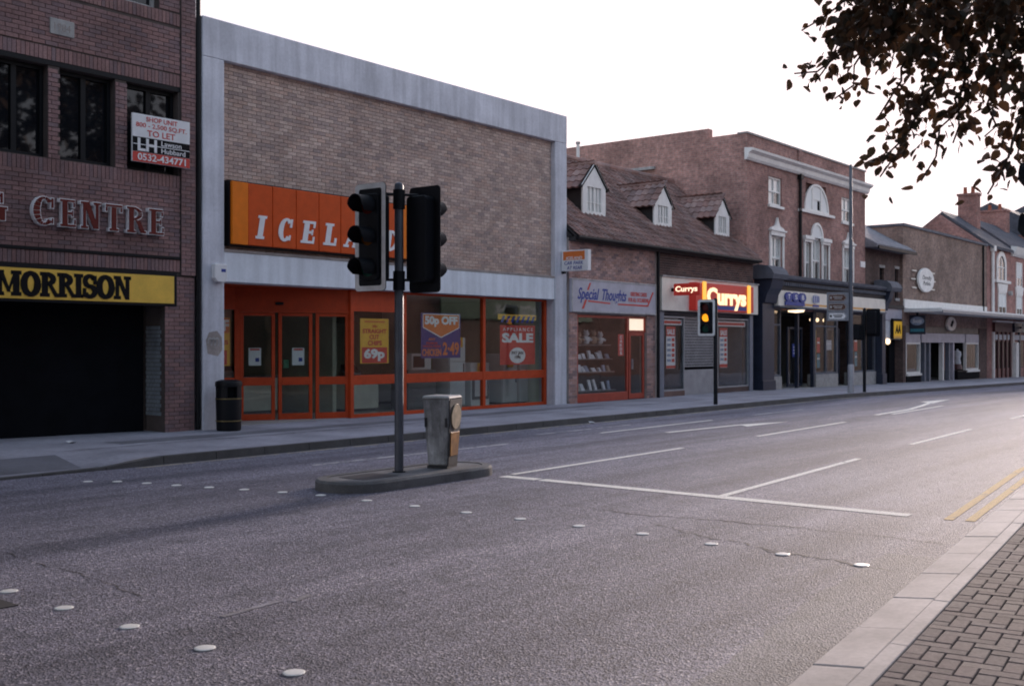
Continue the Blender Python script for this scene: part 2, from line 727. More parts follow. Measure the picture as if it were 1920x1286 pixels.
mat_paint('line_white', (.92, .88, .82), .31)
mat_paint('line_worn', (.66, .64, .63), .44)
mat_paint('line_faint', (.40, .39, .45), .46)
mat_paint('line_yellow', (.72, .52, .27), .33)
mat_paint('line_yellow_worn', (.52, .45, .3), .42)
mat('stud', (.95, .95, .93), .4, 0.0, var=(9, .1))

# ------------------------------------------------------------ ground
def gz(x):
    return 0.0 if x < 34 else -(x - 34) * .0095


def kz(x):                       # height of the far kerb: dropped at the crossing on the left
    t = min(1, max(0, (x - 8.0) / 1.1))
    return .03 + .09 * t * t * (3 - 2 * t)


def near_y(x):                   # road side edge of the near kerb
    return 2.35 + (x - 5.18) * .119 if x < 16 else 3.637 + (x - 16) * .05


struct('ground', [(-900, -900, -1.6), (1500, -900, -1.6), (1500, 1500, -1.6), (-900, 1500, -1.6)], [(0, 1, 2, 3)], 'earth')

XS = [-60, -30, -10, 0, 4, 8, 8.3, 8.6, 8.9, 9.2, 10, 14, 20, 26, 32, 34, 38, 44, 50, 60, 80, 110, 160]
KY = 13.70
v, f = [], []
for i, x in enumerate(XS):
    for y in (-14, near_y(x), 5, 9, KY + .2):
        v.append((x, y, gz(x) - (.02 if y <= near_y(x) + .001 and y < 0 else 0)))
    if i:
        a, b = (i - 1) * 5, i * 5
        f += [(a + k, b + k, b + k + 1, a + k + 1) for k in range(4)]
road = struct('road', v, f, 'asphalt')

v, f = [], []
for i, x in enumerate(XS):
    for y, z in ((KY + .14, kz(x) - .004), (15.3, .12), (17.0, .12), (26, .12)):
        v.append((x, y, gz(x) + z))
    if i:
        a, b = (i - 1) * 4, i * 4
        f += [(a + k, b + k, b + k + 1, a + k + 1) for k in range(3)]
pave = struct('pavement', v, f, 'pavement')

# far kerb, stone by stone
x = 1.0
while x < 72:
    L = .905
    x1 = x + L
    mb = MB()
    z0, z1 = gz(x) + kz(x), gz(x1) + kz(x1)
    g = .012
    mb.add([(x, KY, gz(x) - .15), (x1 - g, KY, gz(x1) - .15), (x1 - g, KY + .14, gz(x1) - .15), (x, KY + .14, gz(x) - .15),
            (x, KY + .02, z0), (x1 - g, KY + .02, z1), (x1 - g, KY + .14, z1), (x, KY + .14, z0)],
           [(3, 2, 1, 0), (4, 5, 6, 7), (0, 1, 5, 4), (1, 2, 6, 5), (2, 3, 7, 6), (3, 0, 4, 7)])
    part(pave, 'kerb_stone', mb, 'kerb')
    x = x1

# long seams and a re-laid strip in the far pavement
def ribbon(pts, wd, z, m, name, parent, jit=0.0, zf=None):
    A, B = [], []
    for i, (x, y) in enumerate(pts):
        a = pts[max(0, i - 1)]; b = pts[min(len(pts) - 1, i + 1)]
        d = np.array((b[0] - a[0], b[1] - a[1])); d = d / np.linalg.norm(d)
        n = np.array((-d[1], d[0])) * wd / 2
        if jit:
            n = n * random.uniform(1 - jit, 1 + jit)
        A.append((x + n[0], y + n[1])); B.append((x - n[0], y - n[1]))
    v, f = [], []
    for (a, b) in zip(A, B):
        v += [(a[0], a[1], (zf or gz)(a[0]) + z), (b[0], b[1], (zf or gz)(b[0]) + z)]
    for i in range(len(pts) - 1):
        k = 2 * i
        f.append((k, k + 1, k + 3, k + 2))
    return mesh_obj(name, v, f, m, parent)


def wander(a, b, n, amp):
    out = []
    ph = [random.uniform(0, 6) for _ in range(3)]
    for i in range(n + 1):
        t = i / n
        o = amp * (sin(9 * t + ph[0]) * .5 + sin(23 * t + ph[1]) * .3 + sin(51 * t + ph[2]) * .25)
        d = np.array((b[0] - a[0], b[1] - a[1])); d = d / np.linalg.norm(d)
        out.append((a[0] + (b[0] - a[0]) * t - d[1] * o, a[1] + (b[1] - a[1]) * t + d[0] * o))
    return out


ribbon(wander((8.6, 15.45), (33, 15.5), 80, .05), .035, .126, 'seam', 'seam', pave, .5)
ribbon(wander((9.8, 16.1), (24, 16.25), 40, .03), .5, .125, 'pavement_dark', 'relaid_strip', pave, .15)
mesh_obj('dark_patch', [(3, 13.95, .037), (8.0, 13.95, .037), (8.25, 15.1, .122), (3, 15.1, .122)], [(0, 1, 2, 3)], 'pavement_dark', pave)

# painted lines on the road
def line(pts, wd, m, name='painted_line', z=.004):
    out = []
    for a, b in zip(pts[:-1], pts[1:]):
        k = max(1, int(hypot(b[0] - a[0], b[1] - a[1]) / .5))
        for i in range(k):
            out.append((a[0] + (b[0] - a[0]) * i / k, a[1] + (b[1] - a[1]) * i / k))
    out.append(pts[-1])
    return ribbon(out, wd, z, m, name, road, .05)


line([(11.08, 9.02), (11.1, 8.45)], .2, 'line_white', 'stop_line')
line([(11.1, 8.4), (11.1, 3.75)], .2, 'line_white', 'stop_line')
line([(11.32, 9.05), (16.0, 9.16)], .1, 'line_white')
line([(11.2, 5.9), (16.15, 6.22)], .1, 'line_white')
line([(18.9, 9.22), (23.6, 9.4)], .1, 'line_white')
line([(27, 9.55), (31.6, 9.75)], .1, 'line_white')
line([(19.0, 6.4), (23.2, 6.6)], .1, 'line_white')
line([(27, 6.8), (32, 7.05)], .1, 'line_white')
line([(10.4, 11.95), (14.8, 11.9)], .09, 'line_worn')
line([(17.7, 11.95), (22.3, 12.0)], .09, 'line_white')
line([(24.5, 12.08), (27.5, 12.12)], .09, 'line_worn')
line([(16.6, 12.68), (19.9, 12.66)], .07, 'line_worn')
# turn arrows
ar = line([(18.6, 11.0), (21.3, 10.83)], .13, 'line_white', 'arrow_shaft')
mesh_obj('arrow_head', [(21.2, 10.93, .0045), (22.9, 10.42, .0045), (21.0, 10.48, .0045), (21.25, 10.72, .0045)], [(0, 3, 2, 1)], 'line_white', road)
line([(26.4, 9.75), (29.3, 9.9), (31.2, 10.2), (33.2, 10.6)], .14, 'line_white', 'arrow_shaft')
mesh_obj('arrow_head', [(32.6, 10.35, .0045), (35.4, 10.7, .0045), (33.3, 10.95, .0045)], [(0, 1, 2)], 'line_white', road)
# yellow lines by the near and far kerbs
line([(11.05, 3.36), (16, 3.92), (30, 4.65)], .09, 'line_yellow', 'yellow_line')
line([(11.1, 3.17), (16, 3.72), (30, 4.45)], .09, 'line_yellow', 'yellow_line')
line([(8.6, 13.58), (40, 13.58)], .07, 'line_yellow_worn', 'yellow_line')
# ghosts of an old marking
for a, b in (((4.25, 5.75), (4.75, 5.8)), ((4.8, 5.72), (5.0, 5.78))):
    line([a, b], .05, 'line_faint', 'worn_marking')
# crossing studs in two rows
st = MB(W)
st.lathe(0, 0, [(.060, 0), (.060, .003), (.050, .006), (.02, .007)], 20)
stm = bpy.data.meshes.new('stud')
stm.from_pydata(st.v, [], st.q)
stm.materials.append(MATS['stud'])
for i in range(-6, 9):
    shared(road, 'stud', stm, (3.755 + random.uniform(-.01, .01), 4.47 + .757 * i, .003))
rowb = [(7.39, 12.73), (7.62, 12.44), (7.76, 12.01), (7.87, 11.55), (8.0, 11.07), (8.14, 10.58), (8.27, 10.04), (8.38, 9.5), (8.41, 8.78), (8.44, 8.08), (8.45, 7.36),
        (8.47, 6.67), (8.49, 5.98), (8.5, 5.28), (8.44, 4.55), (8.39, 3.87), (8.36, 3.2)]
for p in rowb:
    shared(road, 'stud', stm, (p[0], p[1], .003))
# cracks and an opened trench seam, a sunken iron cover
for a, b, wd, am in (((9.55, 7.6), (9.45, 5.9), .018, .06), ((9.42, 6.2), (9.74, 4.3), .04, .06), ((9.72, 4.35), (9.72, 2.95), .03, .05), ((9.0, 5.45), (8.45, 3.9), .03, .09), ((8.5, 4.1), (8.3, 2.85), .045, .07), ((9.6, 8.9), (9.5, 7.5), .012, .03),
                     ((4.45, 8.9), (4.28, 6.6), .016, .05), ((4.9, 11), (6.4, 7.9), .012, .08), ((15.5, 7.4), (26, 8.0), .01, .1)):
    ribbon(wander(a, b, 60, am * .8), wd * .55, .003, 'seam', 'crack', road, .8)
ribbon(wander((9.0, 3.02), (4.2, 2.44), 40, .03), .46, .0025, 'asphalt_smooth', 'gutter_strip', road, .07)
mc = MB()
mc.box(3.15, 3.6, 7.05, 7.75, -.02, .006)
part(road, 'iron_cover', mc, 'seam')

# ------------------------------------------------------------ near pavement: kerb stones, edging, block paving
KD = np.array((1, .119, 0)) / sqrt(1 + .119 ** 2)
KN = np.array((-KD[1], KD[0], 0))                      # towards the road
KO = np.array((5.18, 2.35, 0))
KF = Frame(KO, KD, KN)                                 # u along the kerb, v towards the road, w up
v, f = [], []
for i, s_ in enumerate((-40, -5, 0, 5, 11, 30)):
    for o in (-.40, -12):
        v.append(tuple(KF.p(s_, o, .048 if s_ < 20 else .048)))
    if i:
        a, b = 2 * i - 2, 2 * i
        f.append((a, a + 1, b + 1, b))
nearp = struct('near_pavement', v, f, 'joint')
s_ = -4.2
k = 0
while s_ < 12:
    L = .905
    mb = MB(KF)
    dz = random.uniform(-.003, .003)
    mb.add([(s_, 0, -.1), (s_ + L - .012, 0, -.1), (s_ + L - .012, -.29, -.1), (s_, -.29, -.1),
            (s_, -.02, .035 + dz), (s_ + L - .012, -.02, .035 + dz), (s_ + L - .012, -.29, .058 + dz), (s_, -.29, .058 + dz)],
           [(0, 1, 2, 3), (7, 6, 5, 4), (4, 5, 1, 0), (5, 6, 2, 1), (6, 7, 3, 2), (7, 4, 0, 3)])
    part(nearp, 'kerb_stone', mb, 'kerb_pale', bev=.006)
    s_ += L
s_ = -4.0
while s_ < 12:
    L = 1.21
    mb = MB(KF)
    mb.box(s_, s_ + L - .006, -.296, -.395, -.05, .066 + random.uniform(-.002, .002))
    part(nearp, 'edging_stone', mb, 'kerb_pale', bev=.005)
    s_ += L
bm_, cells = {}, []
c_ = .1
for i in range(-45, 80):
    for j in range(5, 48):
        m4 = (i + j) % 4
        x0, y0 = i * c_, -j * c_
        if m4 == 0:
            cells.append((x0 + c_, y0 + c_ / 2, 0))
        elif m4 == 3:
            cells.append((x0 + c_ / 2, y0 + c_, 1) if j > 5 else (x0 + c_ / 2, y0 + c_ / 2, 2))
        elif m4 == 2 and j == 47:
            pass
for o in (0, 1, 2):
    a, b = ((.2, .1), (.1, .2), (.1, .1))[o]
    mb = MB(Frame((0, 0, 0), KD, KN))
    g, h = .004, .008
    mb.add([(-a / 2 + g, -b / 2 + g, -.02), (a / 2 - g, -b / 2 + g, -.02), (a / 2 - g, b / 2 - g, -.02), (-a / 2 + g, b / 2 - g, -.02),
            (-a / 2 + g, -b / 2 + g, .005), (a / 2 - g, -b / 2 + g, .005), (a / 2 - g, b / 2 - g, .005), (-a / 2 + g, b / 2 - g, .005),
            (-a / 2 + h, -b / 2 + h, .01), (a / 2 - h, -b / 2 + h, .01), (a / 2 - h, b / 2 - h, .01), (-a / 2 + h, b / 2 - h, .01)],
           [(3, 2, 1, 0), (0, 1, 5, 4), (1, 2, 6, 5), (2, 3, 7, 6), (3, 0, 4, 7), (4, 5, 9, 8), (5, 6, 10, 9), (6, 7, 11, 10), (7, 4, 8, 11), (8, 9, 10, 11)])
    me = bpy.data.meshes.new('paving_block')
    me.from_pydata(mb.v, [], mb.q)
    me.materials.append(MATS['block_paving'])
    bm_[o] = (me, mb)
rest = MB()
cells2 = []
for (u, v_, o) in cells:
    p = KF.p(u, v_, .055)
    q = project(p)
    cells2.append((q[2] if q and q[2] > 1 and 0 < q[0] < 1925 and 0 < q[1] < 1290 else 1e6, u, v_, o))
cells2.sort()
cnt = 0
for big, u, v_, o in cells2:
    if 5.45 < u < 5.85 and v_ > -.86:                # the pale slab let into the blocks
        continue
    p = KF.p(u, v_, .055 + random.uniform(-.002, .002))
    if cnt < 300 and big < 1e5:
        shared(nearp, 'paving_block', bm_[o][0], p)
        cnt += 1
    else:
        n = len(rest.v)
        rest.v.extend([tuple(np.array(t) + p) for t in bm_[o][1].v])
        rest.q.extend([tuple(a + n for a in t) for t in bm_[o][1].q])
prop(part(nearp, 'block_paving', rest, 'block_paving'), kind='stuff')
mb = MB(KF)
mb.box(5.47, 5.87, -.84, -.42, 0, .067)
part(nearp, 'pale_slab', mb, 'slab', bev=.006)
# ------------------------------------------------------------ shared building materials
mat_pieces('brick_red_dark', [(0.273, 0.166, 0.162), (0.317, 0.187, 0.174), (0.222, 0.153, 0.162), (0.347, 0.206, 0.192), (0.243, 0.173, 0.18), (0.296, 0.172, 0.162)], .85, .3)
mat_bricktex('brick_red_dark_far', (0.256, 0.134, 0.116), (0.183, 0.11, 0.107), (0.171, 0.14, 0.134))
mat_pieces('brick_buff', [(0.554, 0.408, 0.347), (0.452, 0.34, 0.301), (0.61, 0.457, 0.388), (0.496, 0.356, 0.301), (0.587, 0.414, 0.342), (0.429, 0.329, 0.296), (0.633, 0.483, 0.413), (0.519, 0.388, 0.337), (0.373, 0.292, 0.271), (0.655, 0.504, 0.434)], .9, .16, 60, 1.7)
mat('mortar_dark', (0.104, 0.0825, 0.0756), .95, var=(3, .3))
mat('mortar_grey', (0.408, 0.354, 0.33), .95, var=(3, .3))
mat('concrete', (.74, .745, .81), .8, var=(1.3, .18), bmp=(45, .4, .006), streak=.2)
mat('black_metal', (.006, .007, .010), .5, spec=.25, var=(4, .2))
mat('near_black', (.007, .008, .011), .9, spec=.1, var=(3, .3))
mat('orange_frame', (.56, .07, .018), .5, spec=.25, var=(5, .18))
mat('orange_panel', (.66, .088, .012), .5, spec=.2, var=(5, .12))
mat('orange_bright', (.88, .21, .012), .5, spec=.2, var=(5, .12))
mat('white_paint', (.86, .85, .82), .5, var=(4, .12))
mat('white_sign', (.84, .84, .85), .4, var=(4, .1))
mat('white_dirty', (.55, .54, .53), .6, var=(5, .35), streak=.25)
mat('yellow_sign', (.92, .58, .09), .4, var=(3, .15))
mat('red_print', (.62, .05, .035), .5, var=(6, .1))
mat('blue_print', (.02, .05, .30), .5, var=(6, .1))
mat('purple_print', (.045, .03, .20), .5, var=(6, .1))
mat('orange_print', (.78, .20, .04), .5, var=(6, .1))
mat('yellow_print', (.9, .48, .04), .5, var=(6, .1))
mat('black_print', (.005, .005, .007), .6, spec=.15, var=(6, .1))
mat('dark_red_letter', (.15, .028, .022), .6, spec=.15, var=(5, .15))
mat('stone_pale', (.40, .39, .38), .8, var=(6, .25), bmp=(70, .4))
mat('window_dark', (.01, .012, .016), .03, spec=.6, var=(2, .2))
mat('room_dark', (.05, .055, .05), .9, var=(2, .2))
mat('room_wall', (.62, .68, .54), .85, var=(1.2, .2))
mat('room_floor', (.42, .40, .38), .5, var=(2, .2))
mat('room_ceiling', (.6, .63, .57), .9, var=(2, .15))
mat('counter', (.72, .75, .64), .6, var=(2, .2))
mat('appliance_white', (.74, .76, .76), .35, var=(2, .1))
mat('appliance_grey', (.14, .145, .15), .4, var=(2, .2))
mat('green_trim', (.03, .15, .075), .5, var=(3, .2))
mat('pale_glazed', (.26, .30, .33), .35, var=(5, .3))
mat_glass('glass', (.93, .955, .94))
mat_glass('glass_clear', (.96, .97, .97))
mat('roof_felt', (.07, .07, .075), .9, var=(1, .3))


def frame_rect(mb, u0, u1, v0, v1, w0, w1, t, tb=None, tt=None):
    """four bars round an opening"""
    tb = tb or t
    tt = tt or t
    mb.box(u0, u0 + t, v0, v1, w0, w1)
    mb.box(u1 - t, u1, v0, v1, w0, w1)
    mb.box(u0 + t, u1 - t, v0, v0 + tb, w0, w1)
    mb.box(u0 + t, u1 - t, v1 - tt, v1, w0, w1)
    return mb


# ============================================================ dark brick shopping centre
F = FY(17.40)
sc_ = thing('shopping_centre', 'dark red brick shopping centre with black framed windows over an unlit entrance', 'building', (9, 17.4, .12))
WX = [(10.84, 11.90), (9.59, 10.62), (8.37, 9.39), (7.15, 8.17), (5.93, 6.95), (4.71, 5.73)]
WZ = (4.83, 6.37)
UP = [(10.2, 11.5), (7.6, 9.0), (5.0, 6.4)]
wall = MB(F)
# mortar bed behind the bricks, cut round the openings
def bed(mb, u0, u1, v0, v1, holes, w0, w1):
    vs = sorted({v0, v1, *[h[2] for h in holes], *[h[3] for h in holes]})
    for a, b in zip(vs[:-1], vs[1:]):
        iv = [(u0, u1)]
        for h in holes:
            if h[2] <= a + 1e-6 and h[3] >= b - 1e-6:
                nv = []
                for p, q in iv:
                    if h[1] <= p or h[0] >= q: nv.append((p, q)); continue
                    if h[0] > p: nv.append((p, h[0]))
                    if h[1] < q: nv.append((h[1], q))
                iv = nv
        for p, q in iv:
            mb.box(p, q, a, b, w0, w1)


holes = [(a, b, WZ[0], WZ[1]) for a, b in WX] + [(a, b, 7.8, 9.3) for a, b in UP]
bed(wall, -6, 12.25, 3.0, 10.6, holes, -.26, -.006)
wall.box(-6, 12.25, 3.0, 10.6, -11, -.262)            # the mass behind
wall.box(11.62, 12.25, -.3, 2.995, -.6, -.006)
wall.box(11.62, 12.25, -.3, 2.995, -11, -.61)
wb = part(sc_, 'wall', wall, 'mortar_dark')
cells = []
sold = [(4.60, 4.815), (6.46, 6.675), (7.58, 7.795), (3.06, 3.27)]
hb = holes + [(-9, 11.94, a - .008, b + .01) for a, b in sold] + [(-9, 11.94, 3.285, 3.33), (-9, 11.94, 6.37, 6.46)]
cells += brick_cells(5.0, 11.93, 3.33, 10.5, hb)
for a, b in sold:
    cells += soldier_cells(5.0, 11.93, a, b)
lay(wb, cells, F, 'brick_red_dark')
pier = brick_cells(11.945, 12.245, 3.0, 10.5)
mbp = MB(F)
mbp.box(11.94, 12.25, 3.0, 10.5, -.006, .03)
part(sc_, 'pier_bed', mbp, 'mortar_dark')
pr = MB(F)
for (u, v_, a, b) in pier + brick_cells(11.62, 12.245, .12, 3.0):
    w0 = .03 if v_ > 3.0 else -.006
    pr.box(u - a / 2, u + a / 2, v_ - b / 2, v_ + b / 2, w0 - .012, w0 + .012 + random.uniform(-.002, .002))
prop(part(sc_, 'pier_brickwork', pr, 'brick_red_dark'), kind='stuff')
lin = MB(F)
lin.box(-6, 11.94, 3.283, 3.332, -.006, .03)
lin.box(-6, 11.94, 6.375, 6.455, -.1, .006)
part(sc_, 'shadow_band', lin, 'black_metal')  # black strips painted for the shade in the string recess and lintel gap
far = MB(F)
far.box(-6, 4.99, 3.0, 10.6, -.004, .006)
part(sc_, 'side_brickwork', far, 'brick_red_dark_far')
for i, (a, b) in enumerate(WX + UP):
    z0, z1 = (WZ if i < len(WX) else (7.8, 9.3))
    wn_ = MB(F)
    frame_rect(wn_, a + .01, b - .01, z0 + .01, z1 - .01, -.24, -.15, .06)
    wn_.box((a + b) / 2 - .045, (a + b) / 2 + .045, z0 + .07, z1 - .07, -.238, -.16)
    wo = part(sc_, 'window', wn_, 'black_metal' if i < len(WX) else 'white_dirty')
    for (p, q) in ((a + .07, (a + b) / 2 - .045), ((a + b) / 2 + .045, b - .07)):
        part(wo, 'pane', MB(F).box(p, q, z0 + .07, z1 - .07, -.215, -.205), 'window_dark')
pq = MB(F)
pq.box(9.41, 9.84, 6.90, 7.17, -.01, .035)
po = part(sc_, 'date_plaque', pq, 'stone_pale', bev=.008)
text(po, 'date', '1984', F, 9.48, 9.77, 6.97, 7.10, .0355, 'mortar_grey')
# entrance: pale glazed reveal on the right, skewed doors blackened for the shade of a deep entrance
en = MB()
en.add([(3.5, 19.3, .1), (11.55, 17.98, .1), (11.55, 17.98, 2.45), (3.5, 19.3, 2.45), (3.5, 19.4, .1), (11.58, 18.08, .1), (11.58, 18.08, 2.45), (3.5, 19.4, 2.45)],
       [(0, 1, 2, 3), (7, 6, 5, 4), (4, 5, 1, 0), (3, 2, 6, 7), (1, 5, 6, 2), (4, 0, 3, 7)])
part(sc_, 'blackened_doors', en, 'near_black')
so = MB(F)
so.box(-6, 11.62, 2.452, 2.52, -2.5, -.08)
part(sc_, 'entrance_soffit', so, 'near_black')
ef = MB()
ef.add([(3.5, 17.55, .122), (11.6, 17.45, .122), (11.6, 17.97, .123), (3.5, 19.29, .123)], [(0, 1, 2, 3)])
rv = MB(FX(11.62))
gl = brick_cells(-18.0, -17.52, .42, 2.1, L=.1, h=.065)
for (u, v_, a, b) in gl:
    rv.box(u - a / 2, u + a / 2, v_ - b / 2, v_ + b / 2, -.004, .012)
prop(part(sc_, 'glazed_reveal', rv, 'pale_glazed'), kind='stuff')
dp = MB()
dp.lathe(12.305, 17.36, [(.045, .14), (.045, 10.5)], 12)
part(sc_, 'downpipe', dp, 'black_metal', smooth=True)

# sign over the entrance
sg = thing('entrance_sign', 'long yellow sign with heavy black letters over the dark entrance', 'sign', (8, 17.3, 2.45))
part(sg, 'sign_box', MB(F).box(3, 11.86, 2.42, 3.045, -.075, .02), 'black_metal', bev=.006)
part(sg, 'sign_face', MB(F).box(3.05, 11.79, 2.47, 2.97, .02, .032), 'yellow_sign')
u = 8.5
for ch, wd in zip('MORRISON', (.42, .34, .31, .31, .16, .27, .34, .33)):
    letter(sg, 'letter', ch, F, u, wd - .015, 2.525, .385, .032, .004, 'black_print', grow=.03)
    u += wd - .01
# raised letters on the wall
cl = thing('raised_letters', 'raised dark red capitals with white edges on the brick wall', 'sign', (10, 17.35, 3.7))
u = 9.07
spec = [('C', .44), ('E', .34), ('N', .43), ('T', .38), ('R', .41), ('E', .36)]
spec = [('G', -.9, .46)] + [(c, None, wd) for c, wd in spec]
for ch, off, wd in spec:
    uu = u - .87 if off is not None else u
    letter(cl, 'letter_edge', ch, F, uu, wd - .06, 3.695, .46, .018, .085, 'white_sign', grow=.02)
    letter(cl, 'letter_face', ch, F, uu, wd - .06, 3.695, .46, .1, .016, 'dark_red_letter', grow=-.012)
    if off is None:
        u += wd + .03
# letting board
FB = Frame((10.84, 17.22, 0), (1, -.03, 0))
lb = thing('letting_board', 'white, black and red letting board fixed over the last upper window', 'sign', (11.4, 17.2, 4.95))
part(lb, 'board', MB(FB).box(0, 1.16, 4.95, 5.8, -.04, 0), 'white_sign', bev=.004)
part(lb, 'black_band', MB(FB).box(.005, 1.155, 5.13, 5.39, .0, .003), 'black_print')
part(lb, 'red_band', MB(FB).box(.005, 1.155, 4.955, 5.125, .0, .003), 'red_print')
part(lb, 'white_rule', MB(FB).box(.01, 1.15, 5.255, 5.268, .003, .005), 'white_sign')
text(lb, 'lettering', 'SHOP UNIT', FB, .27, .9, 5.68, 5.765, .001, 'red_print', bold=.01)
text(lb, 'lettering', '800 - 2,500 SQ.FT.', FB, .07, 1.09, 5.555, 5.65, .001, 'red_print', bold=.008)
text(lb, 'lettering', 'TO LET', FB, .29, .85, 5.42, 5.53, .001, 'red_print', bold=.01)
text(lb, 'lettering', 'LH', FB, .1, .48, 5.145, 5.375, .005, 'white_sign', bold=.03)
text(lb, 'lettering', 'Lawson', FB, .57, .98, 5.28, 5.37, .005, 'white_sign', bold=.01)
text(lb, 'lettering', 'Hubbard', FB, .57, 1.06, 5.15, 5.24, .005, 'white_sign', bold=.01)
text(lb, 'lettering', '0532-434771', FB, .1, 1.07, 4.98, 5.105, .005, 'white_sign', bold=.02)
for a in (.2, .9):
    part(lb, 'bracket', MB(FB).box(a, a + .06, 5.0, 5.06, -.35, -.04), 'black_metal')

# ============================================================ frozen food shop
F = FY(17.30)
ic = thing('frozen_food_shop', 'concrete framed shop with a blank brick panel above orange shopfront', 'building', (18, 17.3, .12))
for n_, a, b in (('column', 12.36, 12.85), ('column', 23.47, 24.0)):
    part(ic, n_, MB(F).box(a, b, -.2, 7.13, -.55, 0), 'concrete', bev=.012)
part(ic, 'beam', MB(F).box(12.36, 24.0, 7.132, 7.88, -.55, .003), 'concrete', bev=.012)
mat('concrete_white', (.86, .90, .96), .75, var=(1.3, .12), bmp=(45, .3, .005), streak=.14)
part(ic, 'lintel', MB(F).box(12.852, 23.468, 2.92, 3.49, -.55, -.02), 'concrete_white', bev=.01)
part(ic, 'ledge', MB(F).box(12.853, 23.467, 3.492, 3.545, -.3, -.01), 'mortar_grey')
body = MB(F)
body.box(12.4, 23.96, 3.1, 7.7, -14, -.2)
body.box(12.4, 12.6, -.2, 3.1, -14, -1.5)
body.box(23.75, 23.96, -.2, 3.1, -14, -.56)
body.box(12.6, 23.75, -.2, 3.1, -14, -13.8)
part(ic, 'body', body, 'mortar_grey')
FP = FY(17.45)
pn = part(ic, 'brick_panel', MB(FP).box(12.85, 23.47, 3.546, 7.13, -.05, -.006), 'mortar_grey')
lay(pn, brick_cells(12.855, 23.465, 3.55, 7.13), FP, 'brick_buff')
# shopfront along the street
G = FY(17.63)
zt = 2.915
for a in (16.36, 18.0, 20.82, 23.36):
    part(ic, 'mullion', MB(G).box(a, a + .1, .12, zt, -.052, .055), 'orange_frame', bev=.006)
for a, b in ((16.46, 18.0), (18.1, 20.82), (20.92, 23.36)):
    part(ic, 'window_rail', MB(G).box(a, b, .84, 1.05, -.04, .045), 'orange_frame', bev=.005)
    part(ic, 'bottom_rail', MB(G).box(a, b, .12, .20, -.04, .045), 'orange_frame', bev=.005)
    if a > 18:
        part(ic, 'top_rail', MB(G).box(a, b, zt - .05, zt, -.04, .045), 'orange_frame', bev=.005)

part(ic, 'fascia_panel', MB(G).box(16.46, 18.0, 2.45, 2.915, -.06, .03), 'orange_frame')
for a, b in ((16.46, 18.0), (18.1, 20.82), (20.92, 23.36)):
    for c, d in ((.2, .84), (1.05, 2.45 if b < 18.05 else zt - .05)):
        part(ic, 'pane', MB(G).box(a, b, c, d, -.012, 0), 'glass')
# entrance doors set on the skew
A, B = np.array((14.25, 18.77)), np.array((16.40, 17.68))
LD = float(np.linalg.norm(B - A))
D = Frame((A[0], A[1], 0), (B[0] - A[0], B[1] - A[1], 0))
st_ = LD / 3
fm = MB(D)
fm.box(-.05, .06, .12, 2.45, -.05, .05)
part(ic, 'door_post', fm, 'orange_frame')
part(ic, 'door_header', MB(D).box(-.05, LD, 2.452, 2.915, -.05, .03), 'orange_frame')
part(ic, 'door_track', MB(D).box(.06, LD, 2.40, 2.451, -.06, .055), 'orange_frame')
part(ic, 'door_sensor', MB(D).box(LD * .33, LD * .40, 2.56, 2.62, .03, .11), 'black_metal', bev=.01)
for k in range(3):
    a, b = k * st_ + .065, (k + 1) * st_ - .006
    fr_ = MB(D)
    frame_rect(fr_, a, b, .13, 2.395, -.03, .03, .075, .13, .07)
    fr_.box(a + .075, b - .075, .86, 1.03, -.028, .032)
    do = part(ic, 'door', fr_, 'orange_frame', bev=.004)
    part(do, 'pane', MB(D).box(a + .075, b - .075, .26, .86, -.006, .004), 'glass')
    part(do, 'pane', MB(D).box(a + .075, b - .075, 1.03, 2.325, -.006, .004), 'glass')
# return on the left of the doors
R_ = FY(18.80)
for c, d in ((.84, 1.03), (.12, .22), (2.45, 2.915)):
    part(ic, 'return_rail', MB(R_).box(12.86, 14.2, c, d, -.04, .04), 'orange_frame')
part(ic, 'pane', MB(R_).box(12.86, 14.2, 1.03, 2.45, -.006, .004), 'glass')
part(ic, 'pane', MB(R_).box(12.86, 14.2, .22, .84, -.006, .004), 'glass')
part(ic, 'porch_soffit', MB().add([(12.86, 17.8, 2.918), (16.4, 17.8, 2.918), (16.4, 19.0, 2.918), (12.86, 19.0, 2.918)], [(3, 2, 1, 0)]), 'orange_frame')
part(ic, 'ceiling', MB().box(12.6, 23.75, 17.9, 31, 2.93, 3.09), 'room_ceiling')
part(ic, 'shop_floor', MB().box(12.61, 23.74, 17.7, 31, .1, .128), 'room_floor')
part(ic, 'back_partition', MB().box(12.62, 23.73, 24.0, 24.15, .128, 2.93), 'room_wall')
mb = MB(); mb.box(17.3, 17.42, 19.2, 24, .13, 2.92); mb.box(23.6, 23.74, 17.9, 24, .13, 2.92)
part(ic, 'side_partition', mb, 'room_wall')
part(ic, 'trim_band', MB().box(12.7, 23.7, 23.93, 23.995, 2.35, 2.75), 'green_trim')
# stains low on the left column: a scrubbed-out mark
part(ic, 'scrubbed_mark', MB(F).prism([(12.47, 1.55), (12.7, 1.5), (12.8, 1.62), (12.79, 1.86), (12.68, 1.98), (12.5, 1.95), (12.43, 1.8)], 0, .003), 'mortar_grey')
gmk = MB(F)
for uu in (12.52, 12.60, 12.68):
    gmk.arc(uu, 1.77, (.055, .09), (.035, .06), -60, 200, .003, .005, 10)
part(ic, 'chalk_scrawl', gmk, 'white_dirty')

